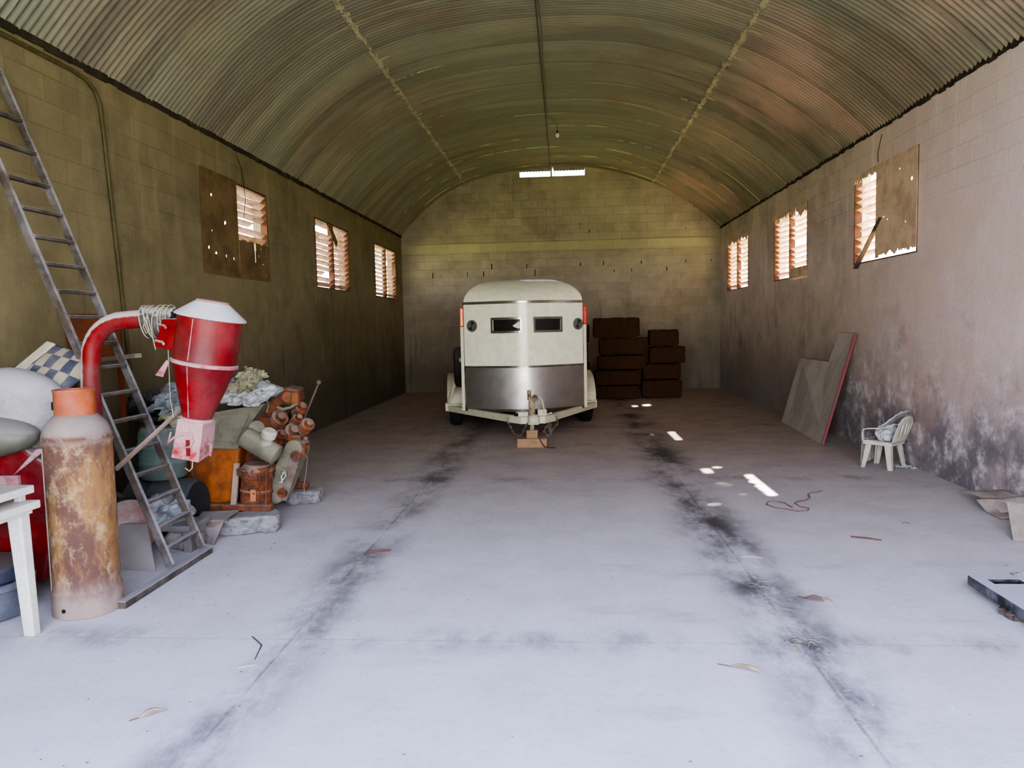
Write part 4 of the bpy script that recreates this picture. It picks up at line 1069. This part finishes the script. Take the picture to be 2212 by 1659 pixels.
# grey canister (air cleaner) slanting across, with white cap
b = B(); q0, q1 = onY(532, 945, 5.75), onY(598, 984, 5.75); ax = q1 - q0
b.lathe(q0, ax, [(.05, -.02), (.082, -.012), (.086, 0), (.086, .19), (.090, .19), (.090, .20), (.084, .21), (.084, ax.length), (.03, ax.length + .02)], 32)
cn = mk('air_canister', b, M_hood, em, smooth=40)
b = B(); q0 = onY(574, 960, 5.72); q1 = onY(583, 930, 5.68); b.lathe(q0, q1 - q0, [(.045, 0), (.045, .06), (.055, .075), (.060, .08), (.060, .125), (.04, .14)], 28); mk('white_cap', b, mat('white_dusty_cap', (.74, .72, .66), .7, c2=(.6, .58, .5), dust=.5, dustc=(.7, .68, .64)), cn, smooth=35)
b = B(); q = onY(556, 925, 5.80); b.lathe(q, (.25, -1, .1), [(.055, 0), (.062, 0), (.062, .03), (.055, .03)], 24); mk('clamp_ring', b, M_hood, cn, smooth=35)
# belt guard: stadium shaped cover seen end on
b = B(); G0 = onY(590, 1068, 6.0); G1 = onY(632, 970, 6.0); dv = (G1 - G0).normalized(); sd = Vector((dv.z, 0, -dv.x))
ps = []
for k in range(13):
    a_ = PI * k / 12; ps.append(G1 + sd * (.075 * math.cos(a_)) + dv * .075 * math.sin(a_))
for k in range(13):
    a_ = PI + PI * k / 12; ps.append(G0 + sd * (.085 * math.cos(a_)) + dv * .085 * math.sin(a_))
b.prism(ps, (.03, .14, 0)); bg = mk('belt_guard', b, M_hood, em, bevel=.012)
b = B(); G0b = onY(612, 1062, 5.97); G1b = onY(640, 972, 5.97)
ps = [onY(x, y, 5.985) for x, y in ((606, 1075), (625, 985), (633, 975), (646, 978), (645, 1000), (632, 1040), (620, 1080), (612, 1082))]
b.prism(ps, (0, .01, 0)); mk('guard_face', b, mat('worn_guard_face', (.45, .42, .38), .7, c2=(.36, .28, .24), vs=10), bg)
for (x, y, r, mt) in ((613, 1020, .035, M_hood), (611, 1064, .04, M_erust), (640, 985, .045, M_erust)):
    b = B(); p = onY(x, y, 5.975); b.lathe(p, (-.1, -1, 0), [(r, 0), (r, .02), (r * .6, .022), (r * .6, .012), (r * .25, .012), (r * .25, .035)], 24); mk('pulley', b, mt, bg, smooth=35)
b = B(); b.tube([onY(x, y, 5.94) for x, y in ((614, 1018), (618, 1028), (608, 1040), (604, 1042))], .006, 6); b.tube([onY(x, y, 5.94) for x, y in ((614, 1018), (608, 1030), (610, 1042))], .006, 6); mk('frayed_rope', b, mat('pale_rope', (.7, .68, .66), .9), bg)
# flywheel arc, rusty fan cowl and the row of cylinder heads
b = B(); q = onY(572, 940, 6.15); b.lathe(q, (.45, -.88, .1), [(.165, 0), (.18, 0), (.18, .06), (.165, .06), (.16, .02), (.02, .02)], 40); mk('flywheel', b, M_erust, em, smooth=35)
b = B(); q = [onY(x, y, 6.15) for x, y in ((566, 893), (575, 868), (592, 842), (620, 838), (643, 842), (646, 868), (640, 880), (610, 874), (596, 884), (582, 905))]
b.prism(q, (-.05, .30, 0)); cw = mk('fan_cowl', b, M_erust, em, bevel=.02)
b = B(); b.cyl(onY(622, 858, 6.12), onY(618, 850, 6.3), .05); b.box(onY(638, 862, 6.13), (.06, .05, .12)); mk('cowl_boss', b, mat('bright_rust_orange', (.54, .33, .2), .8, c2=(.42, .26, .18), vs=12), cw, bevel=.006)
heads = [((604, 903), .072), ((632, 932), .072), ((650, 882), .055), ((664, 918), .058), ((606, 940), .05), ((642, 905), .045), ((655, 953), .035)]
for k, ((x, y), r) in enumerate(heads):
    b = B(); q = onY(x, y, 6.15 + .04 * (k % 3)); axd = Vector((.55, -.55, .45)).normalized()
    pf = []
    for j in range(4):
        pf += [(r * .66, j * .034), (r, j * .034 + .004), (r, j * .034 + .016), (r * .66, j * .034 + .020)]
    b.lathe(q - axd * .10, axd, [(r * .5, -.06)] + pf + [(r * .55, .135), (r * .5, .16)], 24)
    hdp = mk('cylinder_head', b, M_erust, em, smooth=35)
    b = B(); b.lathe(q - axd * .16, axd, [(r * .95, -.10), (r * .95, .05)], 16); mk('head_jacket', b, M_black, hdp, smooth=35)
b = B(); b.cyl(onY(655, 962, 6.0), onY(668, 955, 6.0), .022); b.box(onY(650, 975, 6.05), (.09, .08, .06)); b.box(onY(640, 952, 6.1), (.12, .1, .10)); mk('fuel_pump', b, M_erust, em, bevel=.01)
b = B(); b.tube([onY(x, y, 6.02) for x, y in ((598, 880), (612, 884), (628, 880), (640, 872))], .012, 8); b.tube([onY(x, y, 6.0) for x, y in ((575, 862), (580, 875), (576, 890))], .006, 6); mk('hose', b, M_hood, em, smooth=40)
b = B(); b.tube([onY(x, y, 6.12) for x, y in ((658, 965), (664, 990), (660, 1030), (656, 1050), (662, 1085))], .0035, 6); mk('loose_wire', b, mat('pinkish_wire', (.55, .42, .38), .8), em, smooth=40)
q0, q1 = onY(660, 897, 6.35), onY(689, 826, 6.35)
b = B(); b.cyl(q0 - (q1 - q0) * .4, q1, .010, .008, 10); lv = mk('lever', b, mat('brown_lever', (.42, .34, .28), .7), em, smooth=40)
b = B(); b.sphere(q1, .023, 2); mk('knob', b, mat('brown_lever', (.42, .34, .28), .7), lv, smooth=60)

# tarps and sacks heaped on the machine
def tarp(name, label, outline_px, Y, depth, mt, seed, amp=.035, cat='tarpaulin', tilt=.0):
    """crumpled sheet: a folded grid filling the outline, draped back over what lies under it"""
    b = B(); P = [onY(x, y, Y) for x, y in outline_px]
    # quad corners bl br tr tl
    def S(u, v):
        p = (P[0] * (1 - u) + P[1] * u) * (1 - v) + (P[3] * (1 - u) + P[2] * u) * v
        n = Vector((u * 5 + seed, v * 4, seed * .7))
        r = (1 - abs(noise.noise(n)) * 2.6); r2_ = (1 - abs(noise.noise(n * 2.1)) * 2.4)
        off = amp * (r * 1.0 + .6 * r2_)
        edge = amp * .9 * noise.noise(Vector((u * 9, v * 9, seed + 4)))
        return p + Vector((edge, -off + depth * v, edge * .8 + .35 * off))
    b.sheet(S, 44, 30)
    root = tag(mk(name, b, mt, smooth=25, solid=.004, origin=P[0]), label, cat); return root
tarp('plastic_tarpaulin', 'blue-grey crumpled tarpaulin hanging left of the red cyclone on the machine', [(318, 885), (425, 905), (420, 815), (330, 838)], 5.62, .24, M_bag, 2, .05)
tarp('cream_sack', 'yellowish cream sack below the blue-grey tarpaulin left of the cyclone', [(345, 905), (410, 940), (425, 885), (340, 882)], 5.60, .12, M_bagy, 5, .03, 'sack')
tarp('plastic_sheet', 'white crumpled plastic sheet on the machine hood right of the cyclone', [(470, 872), (560, 880), (576, 850), (470, 838)], 5.78, .35, M_bagw, 7, .045, 'plastic sheet')
tarp('cream_sack', 'crumpled cream sack topping the heap right behind the red cyclone', [(490, 850), (545, 848), (556, 812), (505, 797)], 5.95, .25, M_bagy, 9, .045, 'sack')
crumple('sheet_bundle', 'lumpy grey sheeting bundle in the core of the heap on the machine', (-2.78, 6.16, 1.085), (.36, .16, .10), M_bag, 'sheeting', 21, .04, 7)
b = B(); b.span((-3.72, 5.98, .86), (-3.22, 6.42, .90)); b.span((-3.70, 6.0, 0), (-3.64, 6.06, .86)); b.span((-3.70, 6.34, 0), (-3.64, 6.40, .86)); b.span((-3.30, 6.34, 0), (-3.24, 6.40, .86)); b.span((-3.30, 6.0, 0), (-3.24, 6.06, .86)); 
tag(mk('support_shelf', b, mat('dark_shelf_wood', (.25, .23, .20), .9, dust=.5)), 'dark plank shelf carrying the tarpaulins behind the ladder', 'shelf')

# ------------------------------------------------------------------ leaning boards on the right
M_ply = mat('dusty_grey_plywood', (.70, .66, .61), .9, c2=(.62, .58, .54), vs=2.5, streak=(1, 1, .5), dust=.3, dustc=(.74, .72, .71), dmin=.8)
bl, br_ = onZ(1688, 911), onZ(1777, 961); tl, tm, t2, t1 = onX(1728, 773, 3.585), onX(1790, 782, 3.60), onX(1812, 718, 3.685), onX(1849, 720, 3.685)
lb = thing('leaning_panel', 'grey plywood sheet with a stepped top and a red edge leaning on the right wall', 'board', (bl + br_) / 2)
b = B(); o1 = Vector((.015, 0, 0)); b.prism([bl, br_, t1, t2, tm, tl], (.018, 0, .004)); mk('sheet', b, M_ply, lb)
b = B(); b.beam(br_ + Vector((-.004, -.012, .01)), t1 + Vector((-.004, -.012, 0)), .018, .03, (1, 0, 0)); mk('red_edge', b, mat('faded_red_edge', (.62, .25, .27), .8, c2=(.45, .33, .32), vs=12), lb)

# ------------------------------------------------------------------ child's plastic armchair with sacks
ca = math.radians(132)   # facing direction
CMx = Matrix.Translation((3.405, 8.17, 0)) @ Matrix.Rotation(ca - PI / 2, 4, 'Z')   # local +y = front
ch = thing('plastic_armchair', 'small white plastic armchair facing away beside the right wall', 'chair', M=CMx)
M_chair = mat('yellowed_white_plastic', (.82, .81, .76), .45, c2=(.74, .71, .64), vs=6, dust=.3, dustc=(.62, .6, .57))
for (sx, sy) in ((-1, 1), (1, 1), (-1, -1), (1, -1)):
    b = B(); top = Vector((sx * .135, sy * .125, .285)); bt = Vector((sx * .165, sy * (.165 if sy > 0 else .16), 0))
    rs = []
    for k in range(6):
        t = k / 5; c_ = bt.lerp(top, t); w = .020 + .012 * t
        # L-section leg
        r = [(-w * sx * -1, -w), ]
        pts = [(0, 0), (-sx * 2 * w, 0), (-sx * 2 * w, -sy * .010), (-sx * .010, -sy * .010), (-sx * .010, -sy * 2 * w), (0, -sy * 2 * w)]
        rs.append([Vector((c_.x + px, c_.y + py, c_.z)) for px, py in pts])
    b.rings(rs); mk('leg', b, M_chair, ch, local=True)
def seatf(u, v):
    x = (u - .5) * .30; y = (v - .5) * .29
    return Vector((x * (1 + .08 * v), y, .295 - .018 * (1 - (2 * u - 1) ** 2) + .01 * v - .012 * (1 if (u in (0, 1) or v in (0, 1)) else 0)))
b = B(); b.sheet(seatf, 12, 12); mk('seat', b, M_chair, ch, smooth=60, solid=.010, local=True)
b = B()
pl = [(-.15, -.145), (.15, -.145), (.162, .145), (-.162, .145)]
for k in range(4):
    a_, c_ = Vector((*pl[k], .272)), Vector((*pl[(k + 1) % 4], .272)); b.beam(a_, c_, .012, .036)
mk('seat_rim', b, M_chair, ch, local=True, bevel=.004)
# back shell curving into the arms
def backf(u, v):
    a_ = -PI * .5 * 1.0 + PI * (u - .5) * 1.15
    x = math.sin((u - .5) * 2.5) * .165; y = -.135 - .045 * math.cos((u - .5) * 2.5) - .07 * v
    h = .29 + (.27 + .015 * math.cos((u - .5) * 3)) * v * (1 - .35 * abs(2 * u - 1) ** 2.5)
    return Vector((x * (1 + .08 * v), y, h))
b = B(); nu, nv = 22, 12
G = [[b.bm.verts.new(backf(i / nu, j / nv)) for j in range(nv + 1)] for i in range(nu + 1)]
for i in range(nu):
    for j in range(nv):
        if 3 <= j <= 8 and i % 4 == 2 and 3 < i < 19: continue
        b.bm.faces.new((G[i][j], G[i + 1][j], G[i + 1][j + 1], G[i][j + 1]))
mk('backrest', b, M_chair, ch, smooth=60, solid=.009, local=True)
for s in (-1, 1):
    b = B(); pts = [(s * .172, -.19, .50), (s * .182, -.12, .465), (s * .185, -.02, .44), (s * .185, .08, .43), (s * .178, .13, .415), (s * .165, .15, .38), (s * .155, .15, .30)]
    for k in range(len(pts) - 1):
        a_, c_ = Vector(pts[k]), Vector(pts[k + 1])
        b.beam(a_, c_ + (c_ - a_) * .12, .042, .013, (0, 0, 1) if k < 4 else (0, 1, 0))
    mk('armrest', b, M_chair, ch, local=True, bevel=.004)
Mc = CMx
def inC(p): return Mc @ Vector(p)
b = B(); b.sphere((0, 0, 0), 1.0, 5, (.125, .10, .085), crump=.022, fr=14, seed=2)
for v in b.bm.verts: v.co = inC(v.co + Vector((0, -.03, .372 - .0)))
tag(mk('white_sack', b, M_bagw, smooth=35, origin=inC((0, -.03, .29))), 'stuffed white plastic sack lying on the small armchair seat', 'sack')
def drape(u, v):
    # from the seat back up over the backrest corner
    p = Vector((-.02 + .11 * (v - .5) * 2 + .03 * u, .02 - .24 * u, .40 + .27 * u - .05 * u * u + .012 * noise.noise(Vector((u * 7, v * 7, 3)))))
    return inC(p)
b = B(); b.sheet(drape, 18, 14); tag(mk('white_cloth', b, M_bagw, smooth=35, solid=.012, origin=inC((0, 0, .4))), 'white cloth rising over the backrest of the small armchair', 'cloth')
def apronf(u, v):
    y = .10 + .075 * min(1, v * 3); z = .31 - max(0, v - .28) * .36 / .72 * .75
    w = .012 * noise.noise(Vector((u * 8, v * 4, 7)))
    return inC(Vector((-.14 + .30 * u, y + w + .015 * math.sin(u * 9), z + .008 * math.sin(u * 14) * v)))
b = B(); b.sheet(apronf, 22, 18); tag(mk('grey_cloth', b, mat('off_white_rag', (.70, .69, .68), .9, c2=(.58, .57, .55), vs=8), smooth=35, solid=.005, origin=inC((0, .15, .3))), 'off-white rag hanging over the front of the small armchair', 'cloth')
def scrap(name, label, pts, h, mt, cat, seed, nu=14, nv=8, amp=.01):
    b = B(); P = [Vector((p[0], p[1], h)) for p in pts]
    def S(u, v):
        p = (P[0] * (1 - u) + P[1] * u) * (1 - v) + (P[3] * (1 - u) + P[2] * u) * v
        n = abs(noise.noise(Vector((u * 4 + seed, v * 4, seed)))) * 2
        return p + Vector((amp * noise.noise(Vector((u * 6, v * 6, seed))) * 2, amp * noise.noise(Vector((v * 6, u * 6, seed + 2))) * 2, n * amp))
    b.sheet(S, nu, nv); o = mk(name, b, mt, smooth=30, solid=.003, origin=P[0]); tag(o, label, cat); return o
scrap('plastic_scrap', 'crumpled white plastic scrap on the floor behind the small armchair', [(3.50, 8.10), (3.68, 8.0), (3.69, 8.13), (3.52, 8.22)], .006, M_bagw, 'scrap', 3, amp=.02)

# ------------------------------------------------------------------ black plastic crate lid / pallet
pc = thing('plastic_pallet', 'black plastic grid pallet with a white-lit top raised on rubble at the right edge', 'pallet', (2.9, 3.9, 0))
Mp = mat('black_pallet_plastic', (.09, .085, .10), .6, c2=(.16, .15, .17), vs=10, dust=.98, dustc=(.72, .73, .79))  # pale colour on upward faces paints in the white light on top
X0, X1, Y0p, Y1p, ZA, ZB = 2.33, 3.53, 3.22, 4.42, .035, .090
b = B()
b.span((X0, Y0p, ZA), (X0 + .02, Y1p, ZB)); b.span((X1 - .02, Y0p, ZA), (X1, Y1p, ZB)); b.span((X0 + .02, Y0p, ZA), (X1 - .02, Y0p + .02, ZB)); b.span((X0 + .02, Y1p - .02, ZA), (X1 - .02, Y1p, ZB))
rim = mk('rim', b, Mp, pc)
b = B(); n = 23; cell = 1.16 / n; V = {}
def vv(i, j):
    if (i, j) not in V: V[(i, j)] = b.bm.verts.new((X0 + .02 + i * cell / 2, Y1p - .02 - j * cell / 2, ZB - .008))
    return V[(i, j)]
def hole(i, j):
    x, y = i * cell / 2, j * cell / 2
    if .05 < x < .22 and .035 < y < .11: return True
    if x < .15 or y < .03 or (x < .30 and y < .15): return False
    if i >= 2 * n - 3 or j >= 2 * n - 3: return False
    return i % 3 != 0 and j % 3 != 0
for i in range(2 * n):
    for j in range(2 * n):
        if not hole(i, j): b.bm.faces.new((vv(i, j), vv(i + 1, j), vv(i + 1, j + 1), vv(i, j + 1)))
mk('grid_deck', b, Mp, pc, solid=.014)
b = B(); b.span((X0 + .05, Y0p + .05, .03), (X1 - .05, Y1p - .05, .04)); mk('bottom_tray', b, M_black, pc)
crumple('rubble_lump', 'brown lump of rubble under the front side of the black pallet', (2.40, 4.02, .018), (.10, .12, .022), mat('brown_rubble', (.36, .31, .29), .95), 'rubble', 6, .012, 20)
crumple('rubble_lump', 'lump of rubble hidden beneath the middle of the black pallet', (2.95, 3.85, .018), (.12, .12, .020), mat('brown_rubble', (.36, .31, .29), .95), 'rubble', 7, .010, 20)

# cardboard
M_card = mat('dusty_cardboard', (.68, .63, .60), .9, c2=(.60, .54, .51), vs=5)
def fold(pts, name, label, th=.006):
    b = B(); b.prism(pts, (0, 0, th)); o = mk(name, b, M_card, bevel=.001); tag(o, label, 'cardboard'); return o
b = B(); b.hexa([(3.44, 6.50, .01), (3.69, 6.42, .01), (3.69, 6.75, .01), (3.46, 6.80, .01), (3.40, 6.30, .10), (3.69, 6.20, .16), (3.69, 6.60, .22), (3.46, 6.70, .10)])
b.bm.free(); b = B()
def cf(u, v):
    return Vector((3.47 + .23 * u, 6.12 + .62 * v - .1 * u, .02 + .10 * math.sin(PI * v * .8) * (.6 + .4 * u) + .01 * math.sin(u * 7)))
b.sheet(cf, 12, 16); tag(mk('cardboard_sheet', b, M_card, smooth=40, solid=.006), 'bent grey-pink cardboard sheet against the foot of the right wall', 'cardboard')
def cf2(u, v):
    x = 3.40 + .32 * u; y = 5.88 + .36 * v + .12 * (1 - u)
    return Vector((x, y, .008 + .075 * max(0, v - .55) * 2 + .05 * u * v + .006 * math.sin(u * 9)))
b = B(); b.sheet(cf2, 12, 14); tag(mk('cardboard_flap', b, M_card, smooth=40, solid=.006), 'flat creased cardboard flap lying in front of the bent sheet', 'cardboard')
b = B(); q = [onZ(2193, 1168, .01), onZ(2260, 1200, .01), onZ(2300, 1120, .2), onZ(2212, 1120, .12)]
q = [Vector((3.16, 5.42, .004)), Vector((3.50, 5.10, .004)), Vector((3.60, 5.40, .20)), Vector((3.28, 5.72, .20))]
b.prism(q, (0, 0, .01)); b.prism([Vector((3.46, 5.5, 0)), Vector((3.52, 5.46, 0)), Vector((3.52, 5.5, .185)), Vector((3.46, 5.54, .185))], (.02, .02, 0)); tag(mk('tilted_card', b, M_card), 'tilted piece of card propped at the right edge above the black pallet', 'cardboard')
scrap('plastic_scrap', 'small white scrap on the floor behind the black pallet', [(2.73, 4.66), (2.84, 4.64), (2.84, 4.71), (2.74, 4.72)], .004, M_bagw, 'scrap', 5, 8, 5, .008)

# ------------------------------------------------------------------ floor litter
M_redw = mat('faded_red_cord', (.52, .38, .38), .8)
b = B(); cp = [(1775, 1060), (1765, 1063), (1752, 1064), (1745, 1068), (1750, 1074), (1742, 1080), (1725, 1083), (1716, 1086), (1728, 1094), (1748, 1098), (1745, 1103), (1725, 1104), (1700, 1100), (1672, 1096), (1655, 1089), (1660, 1083), (1680, 1083), (1695, 1086), (1702, 1091), (1712, 1096)]
b.tube([onZ(x, y, .006) for x, y in cp], .005, 6); tag(mk('red_cord', b, M_redw, smooth=40), 'faded red cord looped on the floor in front of the small armchair', 'cord')
def stick(label, p0, p1, r, mt, px=True, name='stick', cat='stick', bend=.01):
    a_ = onZ(*p0, r); c_ = onZ(*p1, r); mid = (a_ + c_) / 2 + Vector((bend, bend, 0)); b = B(); b.tube([a_, mid, c_], [r * .8, r, r * .5], 6)
    tag(mk(name, b, mt, smooth=40), label, cat)
Mst = mat('brown_stick', (.42, .28, .24), .9); Mpale = mat('pale_straw', (.72, .68, .60), .9)
stick('brown peeling stick on the floor by the left floor joint', (797, 1192), (845, 1188), .010, Mst)
stick('thin pale stick across the right floor joint', (1602, 1202), (1648, 1205), .006, Mpale)
stick('thin brown stick on the floor between the cord and the black pallet', (1838, 1159), (1905, 1167), .007, Mst)
stick('pale straw on the floor left of the left joint near the camera', (512, 1442), (556, 1436), .004, Mpale)
stick('thin dark twig curving on the floor near the left joint', (545, 1375), (550, 1425), .0035, mat('dark_twig', (.3, .26, .24), .9), bend=.03)
def leaf(label, p0, p1, w, mt):
    a_, c_ = onZ(*p0, .004), onZ(*p1, .004); d = c_ - a_; s = Vector((-d.y, d.x, 0)).normalized()
    def S(u, v): return a_ + d * u + s * (v - .5) * w * math.sin(PI * min(1, u * .9 + .08)) + Vector((0, 0, .018 * math.sin(PI * u) * (.4 + abs(v - .5)) + .002))
    b = B(); b.sheet(S, 12, 6); lf = mk('dry_leaf', b, mt, smooth=50, solid=.0015, origin=a_); tag(lf, label, 'leaf')
    b = B(); b.tube([a_ + d * 0 + Vector((0, 0, .004)), a_ - d * .35 + Vector((0, 0, .003))], .002, 5); mk('stalk', b, Mst, lf)
Mlf = mat('pale_dry_leaf', (.82, .76, .66), .8, c2=(.66, .56, .45), vs=20); Mlf2 = mat('reddish_dry_leaf', (.60, .47, .46), .8)
leaf('pale curled dry leaf on the floor near the lower left of the camera view', (300, 1552), (360, 1534), .045, Mlf)
leaf('pale dry leaf between the crossing joints and the camera', (1575, 1440), (1650, 1455), .04, Mlf)
leaf('reddish dry leaf right of the right floor joint', (1738, 1292), (1782, 1300), .06, Mlf2)
leaf('narrow pale leaf touching the reddish one', (1775, 1292), (1806, 1302), .02, Mlf)
scrap('paper_scrap', 'small white paper scrap on the floor in front of the small armchair', [onZ(1948, 1132)[:], onZ(1968, 1137)[:], onZ(1966, 1131)[:], onZ(1952, 1129)[:]], .004, M_bagw, 'scrap', 2, 6, 5, .006)
# tufts of straw in the joints, dust grains: nobody could count them
b = B(); r3 = random.Random(11)
for (cx, cy_, n, sp) in ((1.15, 3.66, 26, .09), (1.16, 4.0, 16, .15), (1.15, 4.6, 18, .2), (1.15, 2.8, 22, .18), (-1.43, 4.9, 10, .15), (-1.43, 3.6, 8, .15), (2.45, 4.15, 10, .1)):
    for k in range(n):
        x, y = cx + r3.gauss(0, .035), cy_ + r3.gauss(0, sp); a_ = r3.random() * 2 * PI; L = .02 + .04 * r3.random()
        b.tube([(x, y, .002), (x + math.cos(a_) * L * .5, y + math.sin(a_) * L * .5, .004 + r3.random() * .008), (x + math.cos(a_) * L, y + math.sin(a_) * L, .003)], .0011, 4)
tag(mk('straw_litter', b, Mpale), 'wisps of dry straw caught in the floor joints', 'straw', kind='stuff')
b = B()
for k in range(300):
    x, y = r3.uniform(-2.3, 3.4), 2.3 + 11 * r3.random() ** 1.6; s = r3.uniform(.001, .0038)
    if r3.random() < .5: x = r3.choice((1.14, -1.44)) + r3.gauss(0, .25)
    b.mi = 0 if r3.random() < .45 else 1
    b.sphere((x, y, s * .4), s, 1, (1 + r3.random() * 2, 1, .5))
for k in range(50):
    x, y = -2.6 + abs(r3.gauss(0, .45)), r3.uniform(3.8, 6.5); s = r3.uniform(.0015, .0045); b.mi = 1; b.sphere((x, y, s * .4), s, 1, (1.5, 1, .5))
tag(mk('floor_debris', b, [mat('white_grit', (.85, .85, .85), .9), mat('dark_grit', (.42, .38, .36), .9)]), 'scattered grit and crumbs over the concrete floor', 'debris', kind='stuff')

# ------------------------------------------------------------------ light
w = bpy.data.worlds.new('sky'); sc.world = w; w.use_nodes = True
nt = w.node_tree; nt.nodes.clear()
out = nt.nodes.new('ShaderNodeOutputWorld'); bg = nt.nodes.new('ShaderNodeBackground'); nt.links.new(bg.outputs[0], out.inputs[0])
tc = nt.nodes.new('ShaderNodeTexCoord'); sx = nt.nodes.new('ShaderNodeSeparateXYZ'); nt.links.new(tc.outputs['Generated'], sx.inputs[0])
cr_ = nt.nodes.new('ShaderNodeValToRGB'); nt.links.new(sx.outputs[2], cr_.inputs[0])
cr_.color_ramp.elements[0].position = 0.0; cr_.color_ramp.elements[0].color = (.96, .98, 1.0, 1)
cr_.color_ramp.elements[1].position = .8; cr_.color_ramp.elements[1].color = (.38, .49, 1.0, 1)
nt.links.new(cr_.outputs[0], bg.inputs[0]); bg.inputs[1].default_value = 5.0

sd_ = bpy.data.lights.new('sun', 'SUN'); so = bpy.data.objects.new('sun', sd_); col.objects.link(so)
sd_.energy = 50; sd_.angle = math.radians(1.3); sd_.color = (1, .93, .80)
so.rotation_euler = Vector((-1.83, -1.35, -2.33)).to_track_quat('-Z', 'Y').to_euler()
so.location = (10, 10, 15)
# portals guide the sky light in through the door and the windows
def portal(loc, rot, sx_, sy_):
    l = bpy.data.lights.new('portal', 'AREA'); l.shape = 'RECTANGLE'; l.size = sx_; l.size_y = sy_; l.cycles.is_portal = True
    o = bpy.data.objects.new('portal', l); col.objects.link(o); o.location = loc; o.rotation_euler = rot
portal((.1, YF - .1, 2.03), (PI / 2, 0, 0), 6.0, 4.05)
for (a, c) in WL: portal((XL - .12, (a + c) / 2, (WZ0 + WZ1) / 2), (PI / 2, 0, -PI / 2), c - a, WZ1 - WZ0)
for (a, c) in WR: portal((XR + .12, (a + c) / 2, (WZ0 + WZ1) / 2), (PI / 2, 0, PI / 2), c - a, WZ1 - WZ0)

sc.cycles.use_adaptive_sampling = True; sc.cycles.adaptive_threshold = .07; sc.cycles.adaptive_min_samples = 16; sc.cycles.max_bounces = 8; sc.cycles.diffuse_bounces = 4; sc.cycles.glossy_bounces = 4; sc.cycles.transmission_bounces = 4
sc.cycles.use_denoising = True; sc.cycles.sample_clamp_indirect = 12; sc.cycles.caustics_reflective = False
sc.view_settings.view_transform = 'AgX'
sc.view_settings.look = 'AgX - Medium High Contrast'
sc.view_settings.exposure = 1.46
sc.view_settings.gamma = 1.1
